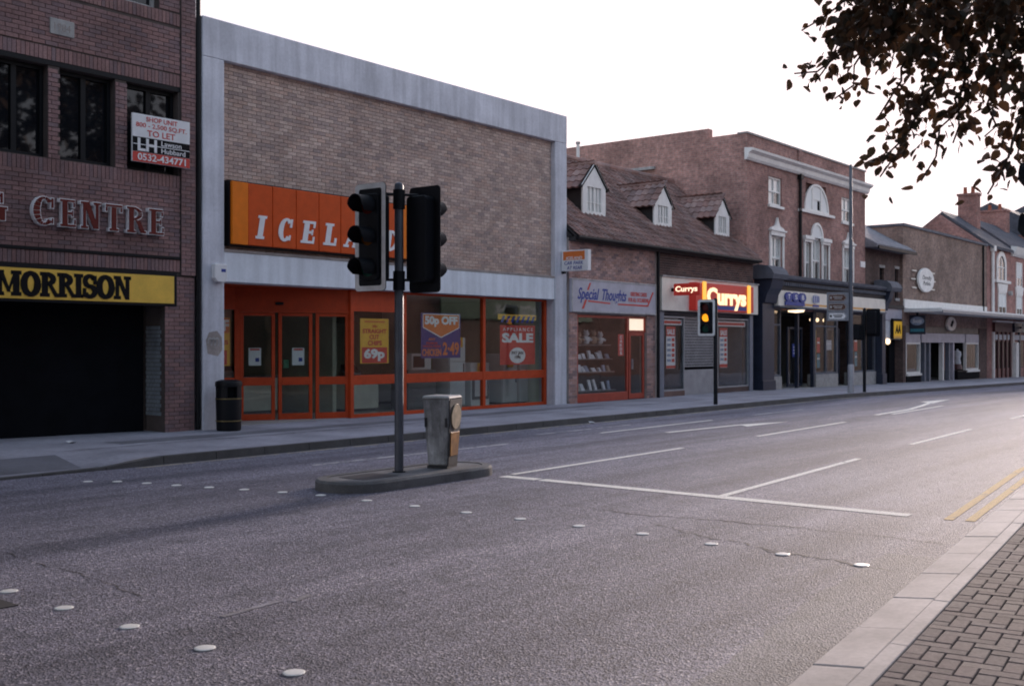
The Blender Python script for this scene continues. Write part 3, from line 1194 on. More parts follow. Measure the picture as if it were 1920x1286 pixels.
# the long orange sign
sgn = thing('shop_sign', 'long orange panelled sign with white slanting capitals on brown brick', 'sign', (15.4, 17.2, 3.65))
FS = FY(17.42)
part(sgn, 'sign_box', MB(FS).box(12.93, 17.95, 3.62, 4.87, -.02, .16), 'black_metal')
part(sgn, 'end_panel', MB(FS).box(12.96, 13.335, 3.645, 4.845, .14, .22), 'orange_bright', bev=.008)
part(sgn, 'end_panel', MB(FS).box(17.56, 17.93, 3.645, 4.845, .14, .22), 'orange_bright', bev=.008)
for k in range(7):
    a = 13.345 + k * .602
    po = part(sgn, 'sign_panel', MB(FS).box(a, a + .594, 3.645, 4.845, .15, .20), 'orange_panel', bev=.012)
    ch = 'ICELAND'[k]
    wd = {'I': .2, 'A': .42, 'N': .4, 'D': .4}.get(ch, .34)
    letter(po, 'letter', ch, FS, a + .27 - wd / 2, wd, 3.79, .45, .20, .012, 'white_sign', shear=.18, grow=.01)
# projecting car park sign
FC = FX(23.72)
cs = thing('car_park_sign', 'small white and red box sign projecting from the concrete column', 'sign', (23.75, 17.0, 3.7))
part(cs, 'sign_box', MB(FC).box(-17.28, -16.42, 3.68, 4.23, -.15, 0), 'white_sign', bev=.008)
part(cs, 'red_panel', MB(FC).box(-17.22, -16.52, 3.97, 4.2, 0, .004), 'orange_print')
text(cs, 'lettering', 'ICELAND', FC, -17.12, -16.6, 3.98, 4.06, .004, 'white_sign', bold=.02, shear=.2)
text(cs, 'lettering', 'CAR PARK', FC, -17.18, -16.56, 3.845, 3.94, .001, 'blue_print', bold=.01, shear=.15)
text(cs, 'lettering', 'AT REAR', FC, -17.10, -16.6, 3.715, 3.81, .001, 'blue_print', bold=.01, shear=.15)
mb = MB(FC); mb.box(-17.3, -17.2, 3.62, 3.679, -.11, -.04)
part(cs, 'bracket', mb, 'black_metal')
ab = thing('alarm_box', 'white alarm box with a blue badge on the grey column', 'alarm box', (12.68, 17.24, 2.9))
part(ab, 'case', MB(F).prism([(12.55, 2.98), (12.62, 2.9), (12.80, 2.9), (12.84, 2.98), (12.84, 3.24), (12.55, 3.24)], .0, .11), 'white_sign', bev=.012)
part(ab, 'badge', MB(F).box(12.70, 12.80, 3.09, 3.15, .11, .113), 'blue_print')


# posters and notices in the windows
def poster(fr, u0, u1, v0, v1, m, label, name='window_poster', w=-.03, **kw):
    p = fr.p((u0 + u1) / 2, v0, w)
    o = thing(name, label, 'poster', tuple(p), kw.get('group'))
    part(o, 'sheet', MB(fr).box(u0, u1, v0, v1, w - .002, w), m)
    return o


p = poster(G, 16.72, 17.60, 1.30, 2.30, 'yellow_print', 'yellow poster with red words over a big 69p price')
part(p, 'red_block', MB(G).box(16.77, 17.55, 1.31, 1.66, -.03, -.028), 'red_print')
text(p, 'lettering', '69p', G, 16.83, 17.47, 1.35, 1.63, -.0275, 'white_sign', bold=.05)
text(p, 'lettering', 'STRAIGHT', G, 16.79, 17.53, 1.97, 2.07, -.0295, 'red_print', bold=.03)
text(p, 'lettering', 'CUT', G, 17.0, 17.3, 1.84, 1.94, -.0295, 'red_print', bold=.03)
text(p, 'lettering', 'CHIPS', G, 16.95, 17.38, 1.70, 1.81, -.0295, 'red_print', bold=.03)
text(p, 'lettering', '2lb', G, 17.08, 17.24, 2.1, 2.16, -.0295, 'red_print', bold=.02)
part(p, 'rule', MB(G).box(16.85, 17.48, 2.21, 2.25, -.03, -.0285), 'orange_print')
p = poster(G, 18.66, 20.06, 1.40, 2.47, 'purple_print', 'purple poster with 50p OFF in an orange arrow')
part(p, 'arrow', MB(G).prism([(18.74, 2.13), (19.36, 1.90), (20.0, 2.13), (20.0, 2.43), (18.74, 2.43)], -.03, -.0275), 'orange_print')
pe = MB(G)
pe.strip([(18.72, 2.12), (19.36, 1.88), (20.02, 2.12), (20.02, 2.45), (18.72, 2.45), (18.72, 2.12)], [(18.74, 2.135), (19.36, 1.905), (20.0, 2.135), (20.0, 2.43), (18.74, 2.43), (18.74, 2.135)], -.03, -.0265)
part(p, 'arrow_edge', pe, 'white_sign')
text(p, 'lettering', '50p OFF', G, 18.79, 19.95, 2.14, 2.40, -.0274, 'white_sign', bold=.05)
text(p, 'lettering', 'CHICKEN', G, 18.70, 19.36, 1.45, 1.62, -.0295, 'orange_print', bold=.03)
text(p, 'lettering', '2·49', G, 19.42, 20.0, 1.46, 1.78, -.0295, 'orange_print', bold=.03)
text(p, 'lettering', 'ANY', G, 18.92, 19.16, 1.82, 1.88, -.0295, 'orange_print', bold=.02)
text(p, 'lettering', 'PREMIUM\nWHOLE FRESH', G, 18.72, 19.34, 1.65, 1.78, -.0295, 'red_print', bold=.02)
p = poster(G, 21.58, 23.05, 1.20, 2.22, 'red_print', 'red poster with SALE in white above a white disc')
text(p, 'lettering', 'A P P L I A N C E', G, 21.7, 22.95, 2.07, 2.16, -.0295, 'white_sign', bold=.01)
text(p, 'lettering', 'SALE', G, 21.66, 22.97, 1.77, 2.02, -.0295, 'white_sign', bold=.05)
part(p, 'white_disc', MB(G).disc(22.3, 1.44, .33, .205, -.03, -.0275), 'white_sign')
text(p, 'lettering', 'PAY JAN\n1996', G, 22.06, 22.54, 1.35, 1.55, -.0274, 'black_print', bold=.02)
p = poster(G, 21.5, 23.1, 2.36, 2.50, 'yellow_print', 'narrow yellow banner with blue slanting strokes above the red poster')
for k in range(7):
    a = 21.6 + k * .21
    part(p, 'blue_stroke', MB(G).prism([(a, 2.29), (a + .1, 2.29), (a + .2, 2.46), (a + .1, 2.46)], -.03, -.0265), 'blue_print')
p = poster(R_, 13.3, 14.13, 1.28, 2.28, 'yellow_print', 'yellow and red price poster half hidden behind the column')
part(p, 'red_block', MB(R_).box(13.32, 14.05, 1.30, 1.6, -.03, -.0275), 'red_print')
part(p, 'orange_block', MB(R_).box(13.32, 14.11, 1.96, 2.27, -.03, -.0275), 'orange_print')
text(p, 'lettering', 'OFF', R_, 13.5, 14.1, 2.0, 2.24, -.027, 'white_sign', bold=.05)
text(p, 'lettering', '49', R_, 13.5, 13.98, 1.33, 1.57, -.027, 'white_sign', bold=.05)
text(p, 'lettering', 'PRICES', R_, 13.5, 14.08, 1.72, 1.81, -.029, 'red_print', bold=.03)
for a, lab in ((.25, 'small white notice on the door leaf next to the yellow price poster'), (1.17, 'small white notice on the middle door leaf')):
    p = poster(D, a, a + .26, 1.28, 1.65, 'white_sign', lab, 'door_notice', w=-.012)
    part(p, 'red_heading', MB(D).box(a + .03, a + .23, 1.60, 1.635, -.012, -.0105), 'red_print')
    part(p, 'blue_patch', MB(D).box(a + .14, a + .22, 1.36, 1.44, -.012, -.0105), 'blue_print')
p = poster(D, .98, 1.1, 1.22, 1.4, 'green_trim', 'small green sticker low on the middle door leaf', 'door_notice', w=-.012)

# fittings seen through the glass
for k, (x0, x1, y0, y1, z1, lab) in enumerate(((14.9, 16.5, 20.2, 20.9, 1.0, 'pale checkout counter seen through the doors'),
                                            (17.6, 18.6, 19.0, 19.6, .95, 'pale checkout counter behind the yellow 69p poster'))):
    c = thing('checkout_counter', lab, 'counter', ((x0 + x1) / 2, (y0 + y1) / 2, .128))
    part(c, 'cabinet', MB().box(x0, x1, y0, y1, .2, z1 - .05), 'counter', bev=.01)
    part(c, 'plinth', MB().box(x0 + .05, x1 - .05, y0 + .05, y1, .128, .2), 'appliance_grey')
    part(c, 'counter_top', MB().box(x0 - .03, x1 + .03, y0 - .03, y1 + .03, z1 - .05, z1), 'appliance_grey')
    t_ = thing('cash_till', 'dark cash till on the ' + ('counter seen through the doors' if k == 0 else 'counter behind the 69p poster'), 'till', (x0 + .4, y0 + .35, z1))
    part(t_, 'drawer', MB().box(x0 + .2, x0 + .6, y0 + .15, y0 + .55, z1, z1 + .12), 'appliance_grey', bev=.01)
    part(t_, 'keyboard', MB(FX(0)).prism([(-y0 - .5, z1 + .12), (-y0 - .18, z1 + .12), (-y0 - .4, z1 + .3), (-y0 - .5, z1 + .3)], -x0 - .58, -x0 - .22), 'near_black')


def fridge(x, y, wd, dp, h, m, label, name='fridge', split=.65):
    o = thing(name, label, name, (x + wd / 2, y + dp / 2, .128), None)
    part(o, 'cabinet', MB().box(x, x + wd, y + .04, y + dp, .17, .128 + h), m, bev=.015)
    part(o, 'plinth', MB().box(x + .03, x + wd - .03, y + .08, y + dp - .02, .128, .17), 'appliance_grey')
    zs = .128 + h * split
    part(o, 'door', MB().box(x + .005, x + wd - .005, y, y + .038, .175, zs - .005), m, bev=.008)
    part(o, 'door', MB().box(x + .005, x + wd - .005, y, y + .038, zs + .005, .123 + h), m, bev=.008)
    part(o, 'handle', MB().box(x + wd - .09, x + wd - .06, y - .02, y, zs - .3, zs - .05), 'appliance_grey')
    return o


def tag(x, y, z, lab):
    fr = FY(y)
    o = poster(fr, x, x + .26, z, z + .26, 'yellow_print', lab, 'price_card', w=.012)
    part(o, 'orange_mark', MB(fr).box(x + .05, x + .21, z + .06, z + .18, .012, .0135), 'orange_print')


fridge(20.55, 18.45, .6, .6, 1.78, 'appliance_white', 'tall white fridge between the purple and red posters')
fridge(22.55, 18.35, .62, .6, 1.35, 'appliance_white', 'white fridge freezer below the red sale poster')
fridge(23.2, 18.3, .38, .6, 1.5, 'appliance_white', 'narrow white fridge against the end wall')
o = thing('cooker', 'white cooker with a dark oven door behind the window bar', 'cooker', (21.7, 18.7, .128))
part(o, 'body', MB().box(21.35, 22.1, 18.44, 19.0, .128, 1.25), 'appliance_white', bev=.012)
part(o, 'oven_door', MB().box(21.4, 22.05, 18.42, 18.439, .3, .95), 'appliance_grey')
part(o, 'oven_glass', MB().box(21.48, 21.97, 18.41, 18.419, .38, .8), 'appliance_white')
o = thing('microwave_stack', 'grey stand with a dark microwave behind the purple poster', 'appliance', (19.6, 18.8, .128))
part(o, 'stand', MB().box(19.2, 20.2, 18.6, 19.2, .128, 1.1), 'appliance_grey', bev=.01)
part(o, 'microwave', MB().box(19.35, 20.05, 18.62, 19.1, 1.1, 1.5), 'appliance_white', bev=.01)
part(o, 'dark_window', MB().box(19.4, 19.8, 18.61, 18.619, 1.16, 1.44), 'near_black')
tag(20.75, 18.43, 1.65, 'yellow price card on the tall fridge')
tag(21.55, 18.40, .98, 'yellow price card on the cooker')
tag(22.7, 18.33, 1.12, 'yellow price card on the fridge under the red poster')
for k in range(3):
    x0 = 18.2 + k * 1.85
    fz = thing('chest_freezer', ['long white chest freezer deep inside the shop nearest the doors', 'long white chest freezer in the middle of the shop floor', 'long white chest freezer nearest the end wall'][k], 'freezer', (x0 + .8, 21.5, .128))
    part(fz, 'cabinet', MB().box(x0, x0 + 1.5, 20.9, 22.0, .2, .85), 'appliance_white', bev=.02)
    part(fz, 'plinth', MB().box(x0 + .05, x0 + 1.45, 20.95, 21.95, .128, .2), 'appliance_grey')
    part(fz, 'rim', MB().box(x0 - .03, x0 + 1.53, 20.87, 22.03, .85, .92), 'appliance_grey', bev=.01)

# litter bin by the column
lb_ = thing('litter_bin', 'black round litter bin with gilt bands in front of the grey column', 'bin', (12.62, 16.86, .12))
mb = MB()
cx, cy = 12.62, 16.86
mb.lathe(cx, cy, [(.215, .12), (.225, .16), (.235, .60), (.24, .74)], 28)
part(lb_, 'barrel', mb, 'black_metal', smooth=True)
for k in range(4):
    t = k * pi / 2 + .45
    mb = MB()
    mb.prism([(cx + .235 * cos(t + a), cy + .235 * sin(t + a)) for a in (-.38, -.12, .12, .38)] + [(cx + .19 * cos(t + a), cy + .19 * sin(t + a)) for a in (.38, .12, -.12, -.38)], .74, .94)
    part(lb_, 'hood_post', mb, 'black_metal')
mb = MB()
mb.lathe(cx, cy, [(.245, .94), (.25, 1.0), (.235, 1.04), (.15, 1.065), (.0, 1.07)], 28)
part(lb_, 'hood', mb, 'black_metal', smooth=True)
mb = MB()
mb.lathe(cx, cy, [(.17, .55), (.17, .93)], 20)
part(lb_, 'liner', mb, 'near_black')
mat('gilt', (.30, .23, .10), .45, .5, var=(6, .3))
for z in (.30, .71):
    mb = MB()
    mb.lathe(cx, cy, [(.2435, z), (.2435, z + .016)], 28)
    part(lb_, 'gilt_band', mb, 'gilt', smooth=True)
# ------------------------------------------------------------ street furniture
mat('pole_paint', (.095, .105, .13), .45, .2, var=(3, .3))
mat('signal_black', (.006, .008, .013), .55, spec=.25, var=(4, .3))
mat('board_white', (.92, .93, .92), .45, var=(6, .2))
mat('lens_off', (.03, .015, .012), .2, var=(6, .2))
mat('lens_red', (.10, .008, .006), .2, var=(6, .2))
mat('lens_amber', (.14, .05, .004), .2, var=(6, .2))
mat('lens_green', (.005, .07, .05), .2, var=(6, .2))
mat('amber_lit', (1, .35, .02), .4, var=(6, .02), emit=((1.0, .34, .012), .09))
mat('bollard_white', (.66, .68, .70), .5, var=(6, .5), streak=.6)
mat('bollard_dark', (.04, .042, .048), .55, var=(6, .4))
mat('disc_dull', (.58, .46, .30), .45, var=(9, .4))
mat('amber_dirty', (.48, .20, .03), .45, var=(8, .55))
mat('island_kerb', (.16, .16, .165), .8, var=(4, .35), bmp=(60, .4))
mat('island_top', (.20, .195, .2), .85, var=(3, .35), bmp=(70, .5))


def signal_head(T, c, n, H=1.30, WD=.52, lit=None, board=True, hood=.24, name='signal_head', lamps=None):
    """three lamps on a backing board; c = centre of the board, n = way it faces"""
    n = np.array(n, float); n /= np.linalg.norm(n)
    u = np.array((-n[1], n[0], 0))
    fr = Frame(c, u)                    # v is z, out = u x z
    if np.dot(fr.n, n) < 0:
        fr = Frame(c, -u)
    def rr(w_, h_, r):
        pts = []
        for cx, cy, a in ((w_ - r, h_ - r, 0), (-w_ + r, h_ - r, 90), (-w_ + r, -h_ + r, 180), (w_ - r, -h_ + r, 270)):
            pts += [(cx + r * cos(radians(a + t)), cy + r * sin(radians(a + t))) for t in (0, 30, 60, 90)]
        return pts
    hd = part(T, name, MB(fr).prism(rr(.165, H * .40, .05), -.17, .045), 'signal_black', bev=.008)
    if board:
        bo = part(T, 'backing_board', MB(fr).prism(rr(WD / 2, H / 2, .05), -.006, .006), 'signal_black')
        o_, i_ = rr(WD / 2 - .002, H / 2 - .002, .05), rr(WD / 2 - .066, H / 2 - .066, .03)
        part(bo, 'white_border', MB(fr).strip(o_ + o_[:1], i_ + i_[:1], .006, .009), 'board_white')
    sp_ = H * .29
    for k, (zz, lm) in enumerate(lamps or ((sp_, 'lens_red'), (0, 'lens_amber'), (-sp_, 'lens_green'))):
        m_ = lm
        if lit == k:
            m_ = 'amber_lit'
        ln = MB(fr)
        ln.disc(0, zz, .105, .105, .045, .052, 24)
        ln.disc(0, zz, .07, .07, .052, .062, 20)
        lo = part(hd, 'lens', ln, m_)
        hm = MB(fr)
        A, B = [], []
        for i in range(19):
            t = radians(-38 + 256 * i / 18)
            A.append((.125 * cos(t), zz + .125 * sin(t))); B.append((.113 * cos(t), zz + .113 * sin(t)))
        n_ = len(A)
        pts = []
        for i in range(n_):
            cut = hood - max(0, -sin(radians(-38 + 256 * i / 18))) * .12
            for q_, w_ in ((A[i], .045), (B[i], .045), (A[i], .045 + cut), (B[i], .045 + cut)):
                pts.append((q_[0], q_[1], w_))
        fs = []
        for i in range(n_ - 1):
            a, b = 4 * i, 4 * i + 4
            fs += [(a, b, b + 2, a + 2), (a + 1, a + 3, b + 3, b + 1), (a + 2, b + 2, b + 3, a + 3), (a, a + 1, b + 1, b)]
        hm.add(pts, fs)
        part(hd, 'hood', hm, 'signal_black', smooth=True)
    return fr


def pole(T, x, y, z0, z1, r, r1=None, m='pole_paint', cap=True):
    mb = MB()
    r1 = r1 or r
    pr = [(r * 1.02, z0), (r, z0 + .02), (r1, z1)]
    if cap:
        pr += [(r1 * .8, z1 + .02), (r1 * .3, z1 + .035)]
    mb.lathe(x, y, pr, 20)
    return part(T, 'pole', mb, m, smooth=True)


# traffic island
ix0, ix1, iy0, iy1 = 8.58, 11.36, 9.17, 10.13
def stadium(x0, x1, y0, y1, n=12):
    r = (y1 - y0) / 2
    cy = (y0 + y1) / 2
    return [(x1 - r + r * cos(radians(-90 + 180 * i / n)), cy + r * sin(radians(-90 + 180 * i / n))) for i in range(n + 1)] + \
           [(x0 + r + r * cos(radians(90 + 180 * i / n)), cy + r * sin(radians(90 + 180 * i / n))) for i in range(n + 1)]
isl = thing('traffic_island', 'narrow kerbed traffic island with rounded ends in the road', 'traffic island', (10.06, 9.65, 0))
out_ = stadium(ix0, ix1, iy0, iy1)
inn_ = stadium(ix0 + .14, ix1 - .14, iy0 + .14, iy1 - .14)
# kerb stones round the rim
pts_o, pts_i = [], []
def resample(poly, n):
    P = poly + poly[:1]
    L = [0]
    for a, b in zip(P[:-1], P[1:]): L.append(L[-1] + hypot(b[0] - a[0], b[1] - a[1]))
    res = []
    for i in range(n):
        t = L[-1] * i / n
        k = max(j for j in range(len(L)) if L[j] <= t + 1e-9)
        k = min(k, len(P) - 2)
        f_ = (t - L[k]) / (L[k + 1] - L[k])
        res.append((P[k][0] + f_ * (P[k + 1][0] - P[k][0]), P[k][1] + f_ * (P[k + 1][1] - P[k][1])))
    return res
ro = resample(out_, 96)
cxm, cym, rr_ = 10.06, 9.65, (iy1 - iy0) / 2
def inset(p, d):
    ax = min(max(p[0], ix0 + rr_), ix1 - rr_)
    v_ = np.array((p[0] - ax, p[1] - cym)); v_ /= np.linalg.norm(v_)
    return (p[0] - v_[0] * d, p[1] - v_[1] * d)
for k in range(12):
    idx = [(k * 8 + i) % 96 for i in range(9)]
    O = [ro[i] for i in idx]
    mb = MB()
    pts, fs = [], []
    for p in O:
        a, b, c = p, inset(p, .025), inset(p, .135)
        pts += [(a[0], a[1], -.05), (a[0], a[1], .10), (b[0], b[1], .128), (c[0], c[1], .13), (c[0], c[1], -.05)]
    for i in range(8):
        for j in range(4):
            a, b = 5 * i + j, 5 * i + 5 + j
            fs.append((a, b, b + 1, a + 1))
    fs += [(0, 1, 2, 3, 4), tuple(range(40 + 4, 39, -1))]
    mb.add(pts, fs)
    part(isl, 'kerb_stone', mb, 'island_kerb')
part(isl, 'top_surface', MB().prism([inset(p, .137) for p in ro], .0, .122), 'island_top')
part(isl, 'service_cover', MB().box(8.98, 9.55, 9.42, 9.85, .118, .126), 'bollard_dark')

ts = thing('traffic_signal', 'tall signal pole on the island carrying two back to back heads', 'traffic light', (9.83, 9.68, .122))
pole(ts, 9.83, 9.68, .122, 3.72, .057)
signal_head(ts, (9.83 - .30, 9.68 + .20, 3.055), (-1, -.04, 0), 1.34, .52)
signal_head(ts, (9.83 + .27, 9.68 - .19, 3.045), (1, .02, 0), 1.34, .52)
for z in (2.53, 3.60):
    part(ts, 'bracket', MB().tube([(9.83 - .22, 9.68 + .15, z), (9.83, 9.68, z), (9.83 + .2, 9.68 - .14, z)], .018, 8), 'signal_black')
for z in (2.4, 3.42):
    part(ts, 'clamp', MB().lathe(9.83, 9.68, [(.075, z), (.075, z + .24)], 16), 'signal_black', smooth=True)
part(ts, 'base_collar', MB().lathe(9.83, 9.68, [(.085, .122), (.08, .135), (.06, .14)], 16), 'signal_black')

# keep-left bollard
bo = thing('island_bollard', 'tapered white bollard with a dull round lamp, dirty, on the island', 'bollard', (10.56, 9.63, .122))
ang = radians(20)
ux = np.array((cos(ang), sin(ang), 0)); uy = np.array((-sin(ang), cos(ang), 0))
BF = Frame((10.58, 9.63, 0), ux, uy)
def taper(a0, b0, a1, b1, z0, z1):
    return MB(BF).add([(-a0, -b0, z0), (a0, -b0, z0), (a0, b0, z0), (-a0, b0, z0), (-a1, -b1, z1), (a1, -b1, z1), (a1, b1, z1), (-a1, b1, z1)],
                      [(3, 2, 1, 0), (4, 5, 6, 7), (0, 1, 5, 4), (1, 2, 6, 5), (2, 3, 7, 6), (3, 0, 4, 7)])
part(bo, 'shell', taper(.165, .135, .225, .185, .16, 1.02), 'bollard_white', bev=.02, bseg=2)
part(bo, 'base', taper(.17, .14, .17, .14, .122, .16), 'bollard_dark')
part(bo, 'lid', taper(.235, .195, .22, .18, 1.021, 1.06), 'white_dirty', bev=.012)
# the dark lamp side with a round lens above and an amber lens below
tilt = (.225 - .165) / .86
SF = Frame(BF.p(0, -.137, .16), ux, np.array((0, 0, 1.0)) + -uy * (.05 / .86))
part(bo, 'lamp_side', MB(SF).add([(-.155, .0, .002), (.155, .0, .002), (.212, .86, .002), (-.212, .86, .002), (-.155, 0, .012), (.155, 0, .012), (.212, .86, .012), (-.212, .86, .012)],
     [(3, 2, 1, 0), (4, 5, 6, 7), (0, 1, 5, 4), (1, 2, 6, 5), (2, 3, 7, 6), (3, 0, 4, 7)]), 'bollard_dark')
part(bo, 'round_lens', MB(SF).disc(0, .63, .165, .165, .012, .03), 'disc_dull', bev=.006)
part(bo, 'lower_lens', MB(SF).prism([(-.13, .12), (.13, .12), (.15, .43), (-.15, .43)], .012, .024), 'amber_dirty', bev=.006)
SW = Frame(BF.p(-.167, 0, .16), -uy, np.array((0, 0, 1.0)) - ux * (.06 / .86))
mb = MB(SW)
mb.box(-.155, -.13, .50, .62, .0, .02); mb.box(.13, .155, .50, .62, .0, .02)
part(bo, 'catch', mb, 'bollard_dark')

# signals further along the pavement
def post_signal(x, y, z1, n, lit, label, off, H=1.0, heads=None, WD=.5, hood=.11):
    z0 = gz(x) + .12
    t = thing('traffic_signal', label, 'traffic light', (x, y, z0))
    pole(t, x, y, z0, z1, .055, m='signal_black')
    signal_head(t, (x + off[0], y + off[1], z1 - H / 2), n, H, WD, lit, hood=hood)
    return t
post_signal(26.3, 14.05, 2.93, (-1, -.08, 0), 1, 'signal on a short black post showing amber before the white fascia', (-.1, .22), .98)
t = post_signal(37.0, 14.05, 2.95, (1, -.1, 0), None, 'signal seen from behind next to the grey lamp column', (.02, -.3), .95)
signal_head(t, (36.9, 14.35, 2.15), (1, .3, 0), .55, .6, board=True, hood=.12)
z0 = .065
t = thing('crossing_signal', 'two lamp crossing signal by the near kerb, only its dark hoods in view', 'traffic light', (7.12, 1.30, z0))
pole(t, 7.12, 1.30, z0, 3.2, .05)
signal_head(t, (7.012, 1.455, 2.53), (-.05, 1, 0), .78, .4, board=False, hood=.2, lamps=((.15, 'lens_red'), (-.15, 'lens_green')))
for z in (2.35, 2.72):
    part(t, 'bracket', MB().tube([(7.03, 1.42, z), (7.12, 1.30, z)], .016, 8), 'signal_black')

# lamp column with direction signs
lc = thing('lamp_column', 'tall tapering grey lamp column rising in front of the bank', 'lamp post', (35.9, 14.1, .10))
pole(lc, 35.9, 14.1, gz(35.9) + .12, 7.75, .085, .05, 'pole_paint')
part(lc, 'base_compartment', MB().lathe(35.9, 14.1, [(.105, gz(35.9) + .12), (.105, 1.0), (.088, 1.06)], 16), 'signal_black', smooth=True)
mat('lamp_grey', (.42, .43, .46), .5, .3, var=(3, .2))
lc.children[0].data.materials[0] = MATS['lamp_grey']
FD = Frame((35.9, 14.1, 0), (.42, -.91, 0))
ds = thing('direction_sign', 'grey direction sign with brown and white arrow plates on the lamp column', 'sign', (35.9, 14.3, 2.5))
mat('sign_back_grey', (.22, .235, .27), .6, var=(4, .2))
mat('brown_sign', (.10, .035, .02), .5, var=(4, .15))
part(ds, 'backing', MB(FD).box(-.78, -.07, 2.52, 3.48, .07, .085), 'sign_back_grey')
for k, (z, m_) in enumerate(((3.18, 'brown_sign'), (2.87, 'brown_sign'), (2.56, 'white_sign'))):
    pl = part(ds, 'arrow_plate', MB(FD).prism([(-.73, z), (-.22, z), (-.13, z + .12), (-.22, z + .24), (-.73, z + .24)], .086, .094), m_)
    mb = MB(FD)
    mb.strip([(-.72, z + .01), (-.225, z + .01), (-.14, z + .12), (-.225, z + .23), (-.72, z + .23), (-.72, z + .01)], [(-.705, z + .025), (-.23, z + .025), (-.16, z + .12), (-.23, z + .215), (-.705, z + .215), (-.705, z + .025)], .094, .096)
    mb.box(-.58, -.27, z + .13, z + .16, .094, .096)
    mb.box(-.54, -.3, z + .075, z + .105, .094, .096)
    mb.box(-.68, -.62, z + .08, z + .16, .094, .096)
    part(pl, 'plate_marks', mb, 'white_dirty' if k < 2 else 'black_print')

# scraps of litter
for x, y, z, r, lab in ((17.6, 16.3, .126, .3, 'scrap of white paper on the pavement before the orange shopfront'), (19.8, 13.6, .006, 1.1, 'crumpled white scrap in the gutter by the far kerb'), (9.4, 16.7, .126, 2.0, 'pale scrap of paper before the dark entrance')):
    mb = MB(Frame((x, y, z), (cos(r), sin(r), 0), (-sin(r), cos(r), 0)))
    mb.add([(-.07, -.05, 0), (.02, -.06, .02), (.08, -.03, .005), (.07, .05, .03), (-.01, .06, .01), (-.08, .04, .025), (0, 0, .035), (0, 0, -.001)],
           [(i, (i + 1) % 6, 6) for i in range(6)] + [((i + 1) % 6, i, 7) for i in range(6)])
    solo('litter_scrap', mb, 'white_sign', lab, 'litter')
# ------------------------------------------------------------ further shops along the street
mat_pieces('brick_pink', [(0.515, 0.319, 0.278), (0.351, 0.237, 0.226), (0.618, 0.392, 0.34), (0.432, 0.258, 0.216), (0.557, 0.371, 0.34), (0.289, 0.206, 0.206)], .9, .3)
mat_pieces('brick_brown', [(0.128, 0.0825, 0.075), (0.165, 0.102, 0.09), (0.0975, 0.072, 0.069), (0.188, 0.12, 0.105)], .9, .3)
mat_pieces('pantile', [(0.325, 0.185, 0.157), (0.381, 0.23, 0.196), (0.28, 0.174, 0.157), (0.414, 0.28, 0.246), (0.347, 0.202, 0.168), (0.381, 0.269, 0.246), (0.302, 0.202, 0.185)], .85, .4, 40, 1.6)
mat_bricktex('brick_bank', (0.454, 0.242, 0.204), (0.328, 0.178, 0.158), (0.386, 0.318, 0.29))
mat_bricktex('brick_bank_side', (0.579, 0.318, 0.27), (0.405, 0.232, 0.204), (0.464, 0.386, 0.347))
mat_bricktex('brick_far_brown', (0.381, 0.258, 0.206), (0.278, 0.196, 0.165), (0.351, 0.299, 0.268))
mat_bricktex('brick_far_dark', (0.162, 0.105, 0.0918), (0.121, 0.0837, 0.0756), (0.149, 0.121, 0.115))
mat_bricktex('brick_far_red', (0.483, 0.232, 0.193), (0.347, 0.174, 0.151), (0.386, 0.309, 0.29))
mat('slate', (.12, .125, .15), .85, spec=.2, var=(3, .35), bmp=(14, .5, .02))
mat('slate_pale', (.30, .30, .33), .85, spec=.2, var=(3, .3), bmp=(14, .5, .02))
mat('lead', (.13, .14, .17), .75, .0, var=(3, .3))
mat('dark_board', (.035, .03, .03), .7, var=(3, .3))
mat('navy_paint', (.022, .032, .06), .4, var=(3, .25))
mat('lilac_sign', (.50, .49, .56), .45, var=(2.5, .18))
mat('cream_fascia', (.88, .82, .72), .5, var=(2.5, .12))
mat('orange_stripe', (.78, .42, .12), .5, var=(3, .1))
mat('red_frame', (.40, .055, .028), .45, var=(5, .2))
mat('steel_grey', (.36, .38, .41), .45, .4, var=(3, .2))
mat('grey_blue', (.17, .19, .24), .5, var=(3, .2))
mat('sign_red', (.52, .035, .025), .4, var=(3, .12), emit=((.9, .05, .03), .008))
mat('sign_lit', (.9, .75, .5), .4, var=(3, .05), emit=((1.0, .70, .36), .095))
mat('sign_lit_white', (.9, .8, .7), .4, var=(3, .05), emit=((1.0, .74, .48), .09))
mat('bar_lit', (.9, .5, .1), .4, var=(3, .05), emit=((1.0, .48, .06), .065))
mat('bulb', (1, .8, .6), .4, var=(3, .02), emit=((1.0, .70, .42), .16))
mat('aa_yellow', (.8, .46, .02), .4, var=(3, .08), emit=((.9, .5, .03), .012))
mat('toy_white', (.72, .72, .74), .8, var=(9, .25))
mat('toy_tan', (.42, .30, .22), .85, var=(9, .3))
mat('card_blue', (.30, .38, .52), .6, var=(6, .25))
mat('card_pale', (.62, .64, .68), .6, var=(6, .2))
mat('shelf', (.20, .18, .17), .6, var=(4, .2))
mat('window_tan', (.35, .30, .24), .8, var=(3, .3))
mat('maroon', (.09, .03, .03), .45, var=(3, .2))
mat('terracotta', (.35, .10, .05), .6, var=(3, .2))
mat('teal', (.05, .25, .32), .5, var=(3, .2))
mat('sky_white', (.86, .86, .84), .8, var=(2, .06))  # white sheet behind panes, painted for the bright sky they mirror


